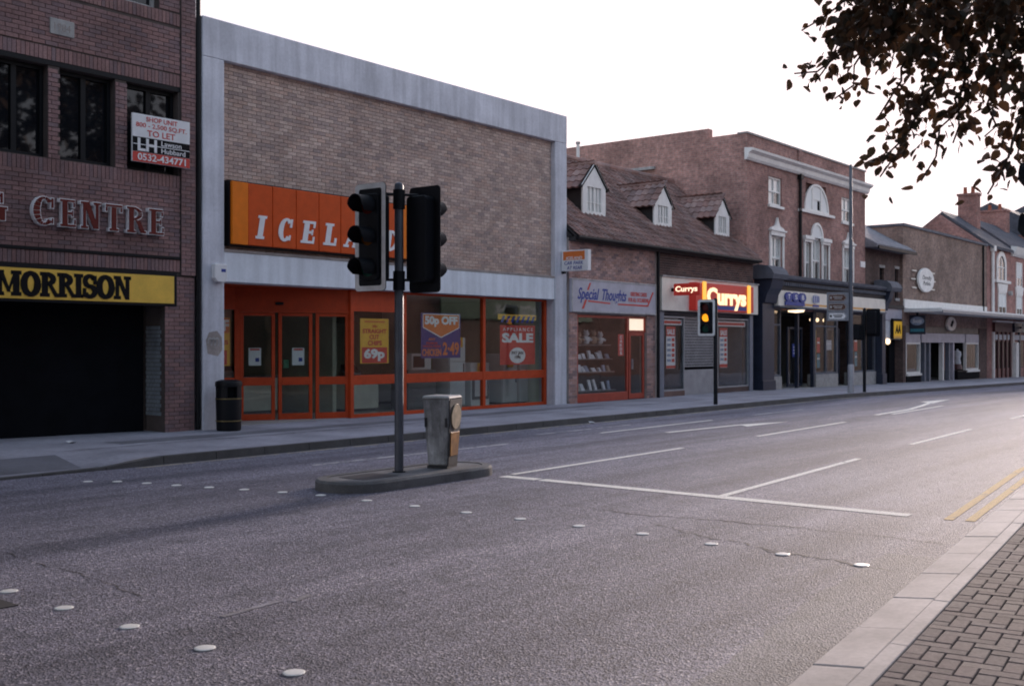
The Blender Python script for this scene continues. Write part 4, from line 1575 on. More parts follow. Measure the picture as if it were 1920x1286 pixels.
def tile_mesh(wd=.235, ln=.36):
    pts, fs = [], []
    n = 7
    for j, (v_, up) in enumerate(((0, .030), (0, .048), (ln, .012))):
        for i in range(n):
            t = i / (n - 1)
            w_ = .022 * sin(2 * pi * t + .4) + (up if j != 0 else .005)
            pts.append((t * (wd + .03) - wd / 2, v_, w_))
    for j in range(2):
        for i in range(n - 1):
            a = j * n + i
            fs.append((a, a + 1, a + n + 1, a + n))
    return pts, fs


def tiles(owner, fr, u0, u1, v0, v1, keep=None, wd=.205, ex=.235, single=300, m='pantile', rest_name='tiling'):
    pts, fs = tile_mesh(wd)
    lo = [tuple(fr.u * a + fr.v * b + fr.n * c) for a, b, c in pts]
    me = bpy.data.meshes.new('roof_tile')
    me.from_pydata(lo, [], fs)
    me.materials.append(MATS[m])
    items = []
    r = 0
    v_ = v0
    while v_ < v1 - .05:
        u = u0 + wd / 2
        while u < u1:
            if keep is None or keep(u, v_):
                p = fr.p(u + random.uniform(-.006, .006), v_ + random.uniform(-.01, .01), random.uniform(-.006, .006))
                q = project(p)
                items.append((q[2] if q and 0 < q[0] < 1920 and 0 < q[1] < 1286 else 1e6, p))
            u += wd
        v_ += ex
    items.sort(key=lambda t: t[0])
    v, f = [], []
    for k, (d, p) in enumerate(items):
        if k < single and d < 1e5:
            shared(owner, 'roof_tile', me, p)
        else:
            b = len(v)
            v += [tuple(np.array(t) + p) for t in lo]
            f += [tuple(i + b for i in t) for t in fs]
    if v:
        prop(mesh_obj(rest_name, v, f, m, owner), kind='stuff')


# ============================================================ low tiled building with three dormers
YT = 17.25
F = FY(YT)
tb = thing('tiled_building', 'low brick building with a steep red tiled roof and three white dormers', 'building', (29.5, YT, .12))
X0, X1 = 24.02, 35.02
EY, EZ, RY, RZ = 16.98, 4.66, 20.5, 7.66
bw = MB(F)
bed(bw, X0, 28.5, -.2, 4.62, [(24.40, 28.0, .12, 2.56)], -.25, -.006)
bed(bw, 28.5, X1, -.3, 4.62, [(28.7, 35.0, .0, 2.78)], -.25, -.02)
bw.box(X0, X1, 2.9, 4.62, -7, -.26)
bw.box(X0, X0 + .2, -.2, 2.9, -7, -.26)
bw.box(28.3, 28.55, -.2, 2.9, -7, -.26)
bw.box(X1 - .2, X1, -.2, 2.9, -7, -.26)
bw.box(X0, X1, -.2, 2.9, -7, -6.8)
wl = part(tb, 'wall', bw, 'mortar_grey')
lay(wl, brick_cells(X0, 28.45, .12, 4.58, [(24.40, 28.0, 0, 2.56), (24.0, 28.4, 2.62, 3.5)]), F, 'brick_pink', single=260)
FB2 = FY(YT + .016)
cur = MB(FB2)
for (u, v_, a, b) in brick_cells(28.6, X1, 3.8, 4.6):
    cur.box(u - a / 2, u + a / 2, v_ - b / 2, v_ + b / 2, -.01, .012)
prop(part(tb, 'brown_brickwork', cur, 'brick_brown'), kind='stuff')
part(tb, 'downpipe', MB().lathe(28.53, 17.17, [(.05, .1), (.05, 4.55)], 12), 'black_metal', smooth=True)
ga = MB(FX(0))
# gable ends and roof mass
rm = MB(FX(0))
rm.prism([(-24.0, 4.62), (-17.1, 4.62), (-RY, RZ - .06)], -X1, -X0)
part(tb, 'roof_core', rm, 'dark_board')
sl = np.array((0, RY - EY, RZ - EZ)); SLN = float(np.linalg.norm(sl))
RF = Frame((0, EY, EZ), (1, 0, 0), sl / SLN)
ro_ = part(tb, 'roof', MB(RF).box(X0, X1, .0, SLN, -.06, -.002), 'dark_board')
tiles(ro_, RF, X0, X1, -.05, SLN - .08, single=300)
rid = MB()
k = X0
while k < X1:
    rid.tube([(k, RY, RZ + .02), (min(k + .44, X1), RY, RZ + .02)], .12, 10)
    k += .45
prop(part(ro_, 'ridge_tiling', rid, 'pantile'), kind='stuff')
part(tb, 'gutter', MB().tube([(X0, EY - .03, EZ - .05), (X1, EY - .03, EZ - .05)], .06, 8), 'black_metal')
part(tb, 'eaves_board', MB(FY(EY)).box(X0, X1, EZ - .14, EZ - .02, -.28, -.04), 'dark_board')
# dormers
DY = 17.9
for k, (a, b, zb, ze, za) in enumerate(((25.56, 26.73, 5.42, 6.27, 6.86), (29.45, 30.52, 5.42, 6.12, 6.72), (33.44, 34.45, 5.42, 6.14, 6.74))):
    c = (a + b) / 2
    fd = FY(DY)
    dm = MB(fd)
    dm.prism([(a + .04, zb), (b - .04, zb), (b - .04, ze), (c, za - .03), (a + .04, ze)], -1.9, -.02)
    d_ = part(tb, 'dormer', dm, 'dark_board')
    ft = MB(fd)
    wa, wb_, z0, z1 = a + .2, b - .2, zb + .14, ze - .02
    ft.box(a, wa, zb - .02, ze, -.02, .03); ft.box(wb_, b, zb - .02, ze, -.02, .03); ft.box(wa, wb_, zb - .02, z0, -.02, .03)
    ft.prism([(a, ze + .001), (b, ze + .001), (c, za)], -.02, .03)
    ft.box(wa, wb_, z1, ze, -.02, .03)
    part(d_, 'dormer_front', ft, 'white_paint')
    bars = MB(fd)
    for u in (wa, c - .02, wb_ - .04):
        bars.box(u, u + .04, z0, z1, -.01, .02)
    for u in (wa + (c - wa) * .5, c + (wb_ - c) * .5):
        bars.box(u - .012, u + .012, z0, z1, -.008, .012)
    zz = z0 + (z1 - z0) * .36
    bars.box(wa, wb_, zz - .012, zz + .012, -.006, .010)
    part(d_, 'glazing_bar', bars, 'white_paint')
    part(d_, 'pane', MB(fd).box(wa, wb_, z0, z1, -.0195, -.0145), 'glass_clear')
    part(d_, 'sky_white', MB(fd).box(wa, wb_, z0, z1, -.0199, -.0196), 'sky_white')
    bb = MB(fd)
    for s_ in (-1, 1):
        e = c + s_ * ((b - a) / 2 + .07)
        q = [(e, ze - .08), (e, ze + .0), (c, za + .10), (c, za + .02)]
        bb.prism(q if s_ > 0 else q[::-1], .031, .06)
    part(d_, 'barge_board', bb, 'white_paint')
    # little tiled roofs
    rs = MB(fd)
    for s_ in (-1, 1):
        e = c + s_ * ((b - a) / 2 + .12)
        dx, dz = e - c, (ze - .06) - (za + .09)
        ll = hypot(dx, dz)
        yb = EY + (za - EZ) / (RZ - EZ) * (RY - EY) + .25
        if s_ < 0:
            fr_ = Frame((e, yb, ze - .06), (0, -1, 0), (-dx, 0, -dz))
        else:
            fr_ = Frame((e, DY - .06, ze - .06), (0, 1, 0), (-dx, 0, -dz))
        rs = part(d_, 'dormer_roof', MB(fr_).box(0, yb - DY + .06, 0, ll, -.05, -.003), 'dark_board')
        # thing > dormer > tiling would be too deep for single tiles: kept joined
        pts, fs = tile_mesh()
        v, f = [], []
        vv = -.04
        while vv < ll - .1:
            u = .12
            while u < yb - DY + .06:
                p = fr_.p(u, vv)
                n_ = len(v)
                v += [tuple(p + fr_.u * x + fr_.v * y + fr_.n * z) for x, y, z in pts]
                f += [tuple(i + n_ for i in t) for t in fs]
                u += .235
            vv += .27
        prop(mesh_obj('dormer_tiling', v, f, 'pantile', d_), kind='stuff')
    part(d_, 'ridge', MB().tube([(c, DY - .08, za + .1), (c, yb, za + .1)], .07, 8), 'pantile')
    part(d_, 'lead_apron', MB(fd).box(a - .05, b + .05, zb - .1, zb - .02, -.02, .05), 'lead')

# ---- card shop under the left half
sb = thing('card_shop_sign', 'pale lilac fascia board with blue script and red stripes', 'sign', (26.2, 17.15, 2.6))
FS = FY(17.2)
part(sb, 'board', MB(FS).box(24.02, 28.38, 2.60, 3.52, -.04, .04), 'lilac_sign', bev=.01)
part(sb, 'board_edge', frame_rect(MB(FS), 24.03, 28.37, 2.61, 3.51, .04, .055, .03), 'white_dirty')
text(sb, 'script', 'Special', FS, 24.3, 25.35, 2.86, 3.28, .041, 'blue_print', bold=.02, shear=.35)
text(sb, 'script', 'Thoughts', FS, 25.5, 26.75, 2.86, 3.28, .041, 'blue_print', bold=.02, shear=.35)
text(sb, 'lettering', 'GREETING CARDS', FS, 26.95, 27.85, 3.13, 3.25, .041, 'red_print', bold=.03)
text(sb, 'lettering', 'FOR ALL OCCASIONS', FS, 26.85, 27.95, 2.96, 3.08, .041, 'red_print', bold=.03)
mb = MB(FS)
for pl in ([(24.75, 3.22), (24.83, 3.22), (24.95, 3.42), (24.87, 3.42)], [(24.5, 2.7), (24.6, 2.7), (24.75, 2.95), (24.65, 2.95)], [(27.85, 2.84), (27.93, 2.84), (28.25, 3.28), (28.17, 3.28)],
           [(24.8, 2.90), (25.9, 2.86), (25.9, 2.90), (24.8, 2.94)], [(26.3, 2.85), (27.9, 2.84), (27.9, 2.89), (26.3, 2.89)]):
    part(sb, 'red_stripe', MB(FS).prism(pl, .04, .0425), 'red_print')
FW = FY(17.30)
wf = MB(FW)
wf.box(24.42, 27.0, .12, .36, -.06, .03)
wf.box(24.42, 24.5, .36, 2.54, -.05, .02)
wf.box(26.95, 27.03, .36, 2.54, -.05, .02)
wf.box(24.5, 26.95, 2.47, 2.54, -.05, .02)
part(tb, 'shop_window_frame', wf, 'red_frame', bev=.006)
part(tb, 'pane', MB(FW).box(24.5, 26.95, .36, 2.47, -.012, -.004), 'glass_clear')
db = MB(FW)
frame_rect(db, 27.10, 27.95, .13, 2.08, -.05, .0, .1, .16)
do = part(tb, 'door', db, 'red_frame', bev=.006)
part(do, 'pane', MB(FW).box(27.2, 27.85, .29, 1.98, -.03, -.022), 'glass_clear')
part(do, 'handle', MB(FW).box(27.22, 27.25, 1.0, 1.3, 0, .05), 'steel_grey')
ds_ = MB(FW)
frame_rect(ds_, 27.04, 28.0, 2.08, 2.54, -.05, .01, .06)
part(tb, 'transom_frame', ds_, 'red_frame')
mat('transom_lit', (.75, .68, .58), .5, var=(3, .1), emit=((1, .8, .6), .06))
part(tb, 'lit_transom', MB(FW).box(27.1, 27.94, 2.14, 2.48, -.04, -.03), 'transom_lit')
room = MB()
room.box(24.25, 28.3, 19.0, 19.1, .1, 2.9); room.box(24.2, 24.4, 17.5, 19, .1, 2.9); room.box(28.1, 28.29, 17.52, 19, .1, 2.9)
room.box(24.25, 28.3, 17.52, 19.0, 2.6, 2.7)
part(tb, 'shop_room', room, 'room_dark')
part(tb, 'shop_floor', MB().box(24.25, 28.3, 17.52, 19.1, .1, .2), 'shelf')
# display: shelves and what stands on them
for k, z in enumerate((.42, .95, 1.32, 1.72)):
    s_ = solo('display_shelf', MB().box(24.55, 26.8, 17.55 + .06 * k, 18.0 + .06 * k, z - .03, z), 'shelf',
              ['lowest shelf in the card shop window', 'second shelf up in the card shop window', 'third shelf up in the card shop window', 'top shelf in the card shop window holding soft toys'][k], 'shelf')
tl = ['white soft toy on the top shelf of the card shop window', 'tan soft toy on the top shelf of the card shop window']
for k in range(6):
    x = 24.72 + k * .36
    y = 17.95
    s = random.uniform(.8, 1.1)
    z = 1.72
    m_ = 'toy_tan' if k in (2, 4) else 'toy_white'
    o = thing('soft_toy', tl[0 if m_ == 'toy_white' else 1], 'toy', (x, y, z), 'soft toys on the top shelf')
    mb = MB(); mb.lathe(x, y, [(.02, z), (.10 * s, z + .03), (.125 * s, z + .12 * s), (.10 * s, z + .2 * s), (.06 * s, z + .24 * s), (.01, z + .25 * s)], 14)
    part(o, 'body', mb, m_, smooth=True)
    mb = MB(); mb.lathe(x, y - .03, [(.02, z + .21 * s), (.08 * s, z + .25 * s), (.085 * s, z + .31 * s), (.05 * s, z + .37 * s), (.01, z + .38 * s)], 14)
    part(o, 'head', mb, m_, smooth=True)
    for s_ in (-1, 1):
        mb = MB(FY(y - .02)); mb.disc(x + s_ * .065 * s, z + .37 * s, .03, .03, -.01, .015, 12)
        part(o, 'ear', mb, m_)
        mb = MB(); mb.tube([(x + s_ * .09 * s, y - .05, z + .19 * s), (x + s_ * .15 * s, y - .12, z + .11 * s)], .035 * s, 8)
        part(o, 'arm', mb, m_, smooth=True)
gl_ = {0: 'gift box leaning on the lowest shelf of the card shop window', 1: 'small gift box on the second shelf of the card shop window', 2: 'small gift box on the third shelf of the card shop window'}
for k, z in enumerate((.42, .95, 1.32)):
    nx = (7, 9, 10)[k]
    for i in range(nx):
        x = 24.68 + i * 2.05 / (nx - 1)
        h = random.uniform(.16, .30) if k == 0 else random.uniform(.1, .24)
        wd = random.uniform(.10, .2)
        y = 17.62 + .06 * k + random.uniform(0, .12)
        ln = random.uniform(.03, .12)
        m_ = random.choice(('card_pale', 'card_blue', 'toy_white', 'card_pale', 'window_tan'))
        mb = MB()
        mb.add([(x - wd / 2, y, z), (x + wd / 2, y, z), (x + wd / 2, y + .06, z), (x - wd / 2, y + .06, z), (x - wd / 2 + random.uniform(-.03, .03), y + ln, z + h), (x + wd / 2, y + ln, z + h), (x + wd / 2, y + ln + .05, z + h), (x - wd / 2, y + ln + .05, z + h)],
               [(3, 2, 1, 0), (4, 5, 6, 7), (0, 1, 5, 4), (1, 2, 6, 5), (2, 3, 7, 6), (3, 0, 4, 7)])
        cw = {'card_pale': 'pale grey', 'card_blue': 'blue', 'toy_white': 'white', 'window_tan': 'tan'}[m_]
        solo('gift_box', mb, m_, cw + ' ' + gl_[k], 'gift box', ['gifts on the lowest shelf', 'gifts on the second shelf', 'gifts on the third shelf'][k])
p = poster(FW, 26.55, 26.85, 1.40, 2.02, 'red_print', 'tall red poster at the edge of the card shop window', w=-.02)
for i, s in enumerate(('C', 'A', 'R', 'D', 'S')):
    text(p, 'lettering', s, FW, 26.64, 26.76, 1.89 - i * .115, 1.98 - i * .115, -.0199, 'white_sign', bold=.03)

# ---- electrical shop under the right half
ef_ = thing('white_fascia', 'plain white fascia board below the brown brick', 'sign', (32, 17.2, 2.75))
FS = FY(17.20)
part(ef_, 'board', MB(FS).box(28.72, 35.2, 2.76, 3.79, -.035, .05), 'cream_fascia', bev=.01)
part(ef_, 'coping', MB(FS).box(28.7, 35.22, 3.791, 3.83, -.035, .09), 'white_dirty')
es = thing('lit_shop_sign', 'lit red sign box with glowing letters between two yellow bars', 'sign', (32.3, 17.1, 2.78))
part(es, 'sign_box', MB(FS).box(30.35, 34.35, 2.80, 3.68, .05, .30), 'sign_red', bev=.015)
for a in (30.75, 33.85):
    part(es, 'yellow_bar', MB(FS).box(a, a + .22, 2.77, 3.72, .30, .34), 'bar_lit', bev=.01)
part(es, 'blue_rule', MB(FS).box(31.0, 33.82, 2.85, 2.98, .30, .304), 'blue_print')
text(es, 'lettering', 'Currys', FS, 31.05, 33.75, 2.84, 3.55, .305, 'sign_lit', bold=.04, depth=.02)
pjs = FX(29.3)
ps = thing('projecting_sign', 'small red projecting sign with white letters beside the lit red sign', 'sign', (29.3, 16.7, 3.2))
part(ps, 'sign_box', MB(pjs).box(-17.05, -16.15, 3.22, 3.58, -.08, .08), 'sign_red', bev=.02)
text(ps, 'lettering', 'Currys', pjs, -16.98, -16.22, 3.28, 3.50, .081, 'sign_lit_white', bold=.03)
part(ps, 'bracket', MB(pjs).box(-17.2, -17.05, 3.35, 3.45, -.04, .04), 'black_metal')
sf = MB(FW)
part(tb, 'pilaster', MB(FW).box(28.72, 29.0, .0, 2.755, -.2, .06), 'grey_blue', bev=.01)
part(tb, 'pilaster', MB(FW).box(34.75, 35.0, -.05, 2.755, -.2, .06), 'grey_blue', bev=.01)
part(tb, 'stall_riser', MB(FW).box(29.0, 30.32, .0, .28, -.2, .02), 'brick_brown')
part(tb, 'stall_riser', MB(FW).box(32.5, 34.75, .0, .28, -.2, .02), 'brick_brown')
for a, b in ((29.0, 30.32), (32.5, 34.75)):
    part(tb, 'shop_window_frame', frame_rect(MB(FW), a, b, .28, 2.6, -.06, .01, .05), 'steel_grey')
    part(tb, 'pane', MB(FW).box(a + .05, b - .05, .33, 2.55, -.035, -.027), 'glass_clear')
room = MB()
room.box(28.6, 34.9, 19.0, 19.1, .0, 2.9); room.box(28.57, 28.7, 17.55, 19, .0, 2.9); room.box(34.7, 34.81, 17.55, 19, .0, 2.9); room.box(28.6, 34.8, 17.52, 19, 2.65, 2.75)
part(tb, 'shop_room', room, 'grey_blue')
part(tb, 'shop_floor', MB().box(28.6, 34.9, 17.35, 19.1, -.05, .3), 'shelf')
# perforated roller shutter: rails with slots between
sh = thing('roller_shutter', 'grey perforated roller shutter closed between the two shop windows', 'shutter', (31.4, 17.36, .1))
FSH = FY(17.34)
z = .11
part(sh, 'solid_apron', MB(FSH).box(30.36, 32.46, .10, .92, -.02, .0), 'steel_grey')
k = 0
while z < 2.6:
    if z > .92:
        mb = MB(FSH)
        hh = .09
        mb.box(30.36, 32.46, z, z + .03, -.02, .008)
        u = 30.36 + (.03 if k % 2 else .08)
        while u < 32.44:
            mb.box(u, u + .035, z + .03, z + hh - .001, -.015, .003)
            u += .10
        part(sh, 'slat', mb, 'steel_grey')
        k += 1
    z += .09
part(sh, 'backing', MB(FSH).box(30.36, 32.46, .92, 2.6, -.2, -.1), 'near_black')
for k, (a, b, lab) in enumerate(((29.3, 29.85, 'tall white and red sale poster between the downpipe and the roller shutter'), (32.75, 33.3, 'tall white and red sale poster between the roller shutter and the bank'))):
    p = poster(FW, a, b, .98 if k == 0 else .95, 2.28, 'white_sign', lab, w=-.05)
    part(p, 'red_head', MB(FW).box(a, b, 1.98, 2.28, -.05, -.047), 'red_print')
    text(p, 'lettering', 'SALE', FW, a + .04, b - .04, 2.03, 2.2, -.0465, 'white_sign', bold=.04)
    for i in range(5):
        part(p, 'price_line', MB(FW).box(a + .05, a + .28, 1.83 - i * .16, 1.91 - i * .16, -.05, -.0475), 'card_blue')
        part(p, 'price_line', MB(FW).box(a + .33, b - .05, 1.82 - i * .16, 1.92 - i * .16, -.05, -.0475), 'red_print')
    part(p, 'red_foot', MB(FW).box(a, b, .99 if k == 0 else .96, 1.07, -.05, -.0475), 'red_print')
for a, b, n_ in ((29.1, 30.25, 'between downpipe and shutter'), (32.6, 34.6, 'between shutter and bank')):
    p = poster(FW, a, b, 2.33, 2.5, 'white_sign', 'red lettered strip across the top of the shop window ' + n_, 'window_strip', w=-.05)
    part(p, 'red_band', MB(FW).box(a + .05, b - .05, 2.37, 2.46, -.05, -.047), 'red_print')

# ============================================================ tall bank building
YB = 17.50
F = FY(YB)
bk = thing('bank_building', 'tall red brick bank with a white cornice and arched white windows', 'building', (40.6, YB, .1))
BX0, BX1 = 35.03, 46.16
wins = [(36.76, 37.88, 6.8, 7.85), (43.57, 44.66, 6.77, 7.8), (36.9, 37.9, 4.10, 5.7), (43.72, 44.7, 4.10, 5.7), (39.86, 40.5, 4.12, 5.68), (40.56, 41.5, 4.12, 5.9), (41.56, 42.2, 4.12, 5.68), (40.0, 42.0, 6.88, 7.98)]
bw = MB(F)
bed(bw, BX0, BX1, 3.0, 9.12, wins, -.18, 0)
bw.box(BX0, BX1, 3.0, 9.05, -12, -.181)
part(bk, 'front_wall', bw, 'brick_bank')
sw = MB(FX(BX0))
sw.box(-29, -19.0, -.4, 9.46, -.3, .004)
sw.box(-18.99, -17.502, 3.0, 9.14, -.3, .003)
part(bk, 'side_wall', sw, 'brick_bank_side')
part(bk, 'parapet_coping', MB(F).box(BX0 - .03, BX1 + .03, 9.121, 9.18, -.35, .05), 'stone_pale')
part(bk, 'parapet_pier', MB(F).box(39.25, 39.55, 8.62, 9.119, 0, .07), 'brick_bank')
co = MB(FX(0))
co.prism([(-17.5, 8.18), (-17.42, 8.18), (-17.36, 8.26), (-17.33, 8.40), (-17.2, 8.48), (-17.18, 8.56), (-17.5, 8.6)], -BX1 - .15, -BX0 + .18)
part(bk, 'cornice', co, 'white_paint')
part(bk, 'downpipe', MB().lathe(39.35, 17.42, [(.06, 4.2), (.06, 8.2)], 10), 'black_metal', smooth=True)
part(bk, 'rainwater_head', MB().box(39.24, 39.46, 17.33, 17.49, 8.0, 8.17), 'black_metal')


def sash(T, fr, a, b, c, d, open_=True, sill=True, t=.07, arch=False):
    fm = MB(fr)
    frame_rect(fm, a, b, c, d, -.15, -.06, t, .09)
    fm.box(a + t, b - t, (c + d) / 2 - .03, (c + d) / 2 + .03, -.14, -.065)
    fm.box((a + b) / 2 - .015, (a + b) / 2 + .015, c + .09, d - t, -.13, -.07)
    w_ = part(T, 'window', fm, 'white_paint')
    part(w_, 'pane', MB(fr).box(a + t, b - t, c + .09, d - t, -.11, -.104), 'glass_clear')
    if open_:
        mid = (a + b) / 2
        part(w_, 'sky_white', MB(fr).box(a + t, b - t, c + (d - c) * .46, d - t, -.135, -.13), 'sky_white')  # white sheets stand in for sky reflected in the glass
        part(w_, 'sky_white', MB(fr).box(a + t, mid + .05, c + .09, c + (d - c) * .46, -.135, -.13), 'sky_white')
    part(w_, 'dark_room', MB(fr).box(a, b, c, d, -.179, -.16), 'near_black')
    if sill:
        part(w_, 'sill', MB(fr).box(a - .06, b + .06, c - .09, c, -.1, .08), 'white_paint')
    return w_


sash(bk, F, *wins[0])
sash(bk, F, *wins[1])
for wv in (wins[2], wins[3]):
    w_ = sash(bk, F, *wv)
    a, b, c, d = wv
    m_ = (a + b) / 2
    hd = MB(F)
    hd.box(a - .08, b + .08, d, d + .16, 0, .09)
    hd.box(a - .14, b + .14, d + .161, d + .22, 0, .14)
    pts = [(a - .1, d + .221), (b + .1, d + .221), (b - .02, d + .3), (m_ + .2, d + .36), (m_ + .1, d + .46), (m_, d + .68), (m_ - .1, d + .46), (m_ - .2, d + .36), (a + .02, d + .3)]
    hd.prism(pts, 0, .08)
    hd.box(a - .1, a, c, d, 0, .05); hd.box(b, b + .1, c, d, 0, .05)
    part(w_, 'ogee_head', hd, 'white_paint')
# venetian window
ce = wins[5]
w_ = sash(bk, F, ce[0], ce[1], ce[2], ce[3], sill=False)
ar_ = MB(F)
ar_.prism([(41.03 + .47 * cos(radians(t)), 5.9 + .5 * sin(radians(t))) for t in range(0, 181, 12)], -.02, .02)
part(w_, 'arched_light', ar_, 'sky_white')
ar_ = MB(F)
ar_.arc(41.03, 5.9, (.56, .6), (.46, .5), 0, 180, -.05, .06, 20)
part(w_, 'arch_ring', ar_, 'white_paint')
for a, b in ((39.86, 40.5), (41.56, 42.2)):
    w2 = sash(bk, F, a, b, 4.12, 5.68, sill=False)
    hd = MB(F)
    hd.box(a - .1, b + .04, 5.681, 5.78, 0, .08)
    hd.box(a - .14, b + .06, 5.781, 5.92, 0, .14)
    part(w2, 'entablature', hd, 'white_paint')
    for u in (a - .06, b - .04):
        part(w2, 'pilaster', MB(F).box(u, u + .1, 4.12, 5.68, 0, .05), 'white_paint')
part(bk, 'sill', MB(F).box(39.7, 42.4, 4.03, 4.118, -.1, .1), 'white_paint')
# half-round window above
lw = MB(F)
cx, cz, ru, rv = 41.0, 6.9, 1.16, 1.10
lw.arc(cx, cz, (ru, rv), (ru - .08, rv - .08), 0, 180, -.02, .05, 28)
lw.box(cx - ru + .08, cx + ru - .08, cz, cz + .07, -.02, .05)
for u in (40.55, 41.37):
    lw.box(u, u + .09, cz + .07, cz + .92, -.02, .045)
lo = part(bk, 'lunette_window', lw, 'white_paint')
pl = MB(F)
pl.prism([(cx + (ru - .06) * cos(radians(t)), cz + .02 + (rv - .08) * sin(radians(t))) for t in range(0, 181, 9)], -.01, .004)
part(lo, 'sky_white', pl, 'sky_white')
part(lo, 'dark_gap', MB(F).box(41.1, 41.32, cz + .1, cz + .46, .004, .008), 'near_black')
part(lo, 'meeting_rail', MB(F).box(40.64, 41.37, cz + .48, cz + .53, .004, .03), 'white_paint')
part(lo, 'sill', MB(F).box(39.3, 42.6, cz - .1, cz, -.05, .12), 'white_paint')
sp_ = solo('small_plaque', MB(F).box(45.6, 46.1, 5.02, 5.27, 0, .03), 'white_sign', 'small white plate on the end of the bank wall', 'plate')

# bank shopfront
sfz = -.1
part(bk, 'shop_cornice', MB(FX(0)).prism([(-17.5, 4.05), (-17.0, 4.05), (-16.92, 4.12), (-16.9, 4.22), (-17.5, 4.32)], -48.3, -36.0), 'lead')
part(bk, 'soffit_band', MB(F).box(36.6, 47.3, 3.68, 4.049, -.1, .42), 'dark_board')
dn = MB(F)
u = 36.7
while u < 47.2:
    dn.box(u, u + .09, 3.86, 3.98, .42, .52)
    u += .19
prop(part(bk, 'dentil_row', dn, 'lead'), kind='stuff')
part(bk, 'fascia', MB(F).box(36.6, 47.3, 3.12, 3.679, -.1, .46), 'cream_fascia')
part(bk, 'orange_stripe', MB(F).box(38.9, 47.28, 3.17, 3.25, .46, .464), 'orange_stripe')
part(bk, 'fascia_sill', MB(F).box(36.6, 47.3, 3.06, 3.119, -.1, .52), 'lead')
for a, b, e0, e1 in ((35.62, 36.58, 35.5, 36.75), (47.32, 47.75, 47.2, 48.5)):
    mb = MB(F)
    mb.box(a, b, -.3, 3.2, -.3, .32)
    pi_ = part(bk, 'pillar', mb, 'navy_paint', bev=.02)
    part(pi_, 'console', MB(FX(0)).prism([(-17.5, 3.201), (-17.1, 3.201), (-17.02, 3.5), (-16.9, 3.7), (-16.8, 4.04), (-17.5, 4.04)], -b, -a), 'navy_paint')
    part(pi_, 'console_cap', MB(FX(0)).prism([(-17.5, 4.04), (-16.75, 4.04), (-16.7, 4.2), (-16.78, 4.36), (-16.95, 4.5), (-17.3, 4.55), (-17.5, 4.52)], -e1, -e0), 'lead')
    part(pi_, 'pillar_base', MB(F).box(a - .04, b + .04, -.3, .45, -.3, .36), 'navy_paint', bev=.01)
# bays
for a, b in ((36.6, 37.75), (40.85, 43.05), (44.6, 47.3)):
    part(bk, 'stall_riser', MB(F).box(a, b, -.3, .55, -.3, .06), 'stone_pale')
    bm2 = MB(F)
    frame_rect(bm2, a, b, .551, 3.05, -.08, .02, .07)
    bm2.box(a + .07, b - .07, 2.42, 2.48, -.07, .015)
    n_ = max(1, round((b - a) / 1.1))
    for i in range(1, n_):
        u = a + (b - a) * i / n_
        bm2.box(u - .035, u + .035, .62, 2.98, -.068, .012)
    part(bk, 'bay_frame', bm2, 'lead')
    part(bk, 'pane', MB(F).box(a + .07, b - .07, .62, 2.98, -.04, -.032), 'glass_clear')
rm_ = MB()
rm_.box(35.6, 47.7, 20.5, 20.6, -.3, 3.1); rm_.box(35.5, 35.62, 17.83, 20.5, -.3, 3.1); rm_.box(47.6, 47.7, 17.83, 20.5, -.3, 3.1); rm_.box(35.6, 47.7, 17.7, 20.5, 2.95, 2.999)
part(bk, 'banking_hall', rm_, 'room_dark')
part(bk, 'hall_floor', MB().add([(35.6, 17.3, .1), (47.7, 17.3, 0.0), (47.7, 20.6, 0), (35.6, 20.6, .1)], [(0, 1, 2, 3)]), 'room_floor')
for x in (39.3, 40.75, 43.1, 44.5):
    part(bk, 'door_post', MB(F).box(x - .05, x + .05, -.2, 3.05, -.12, .02), 'navy_paint')
for a, b in ((39.35, 40.7), (43.15, 44.45)):
    do = part(bk, 'door', frame_rect(MB(F), a, b, .1, 2.4, -.5, -.44, .09), 'navy_paint')
    part(do, 'pane', MB(F).box(a + .09, b - .09, .19, 2.31, -.475, -.468), 'glass_clear')
lm = thing('ceiling_lamp', 'lit oval lamp under the fascia above the bank entrance', 'lamp', (38.3, 17.3, 2.9))
part(lm, 'lens', MB().lathe(38.35, 17.15, [(.02, 2.9), (.28, 2.93), (.3, 2.99)], 20), 'bulb', smooth=True)
part(lm, 'rim', MB().lathe(38.35, 17.15, [(.33, 2.991), (.33, 3.03)], 20), 'white_paint')
part(lm, 'stem', MB().lathe(38.35, 17.15, [(.03, 3.031), (.03, 3.08)], 10), 'lead')
for i, x in enumerate((36.85, 37.4, 41.1, 41.7, 42.4)):
    l2 = thing('spot_lamp', 'small glowing spot lamp behind the top of the bank window', 'lamp', (x, 17.75, 2.6), 'spot lamps in the bank windows')
    part(l2, 'bulb', MB().lathe(x, 17.75, [(.02, 2.62), (.06, 2.66), (.07, 2.72), (.03, 2.78)], 14), 'bulb' if i > 1 else 'transom_lit', smooth=True)
    part(l2, 'stem', MB().lathe(x, 17.75, [(.015, 2.781), (.015, 2.95)], 8), 'lead')
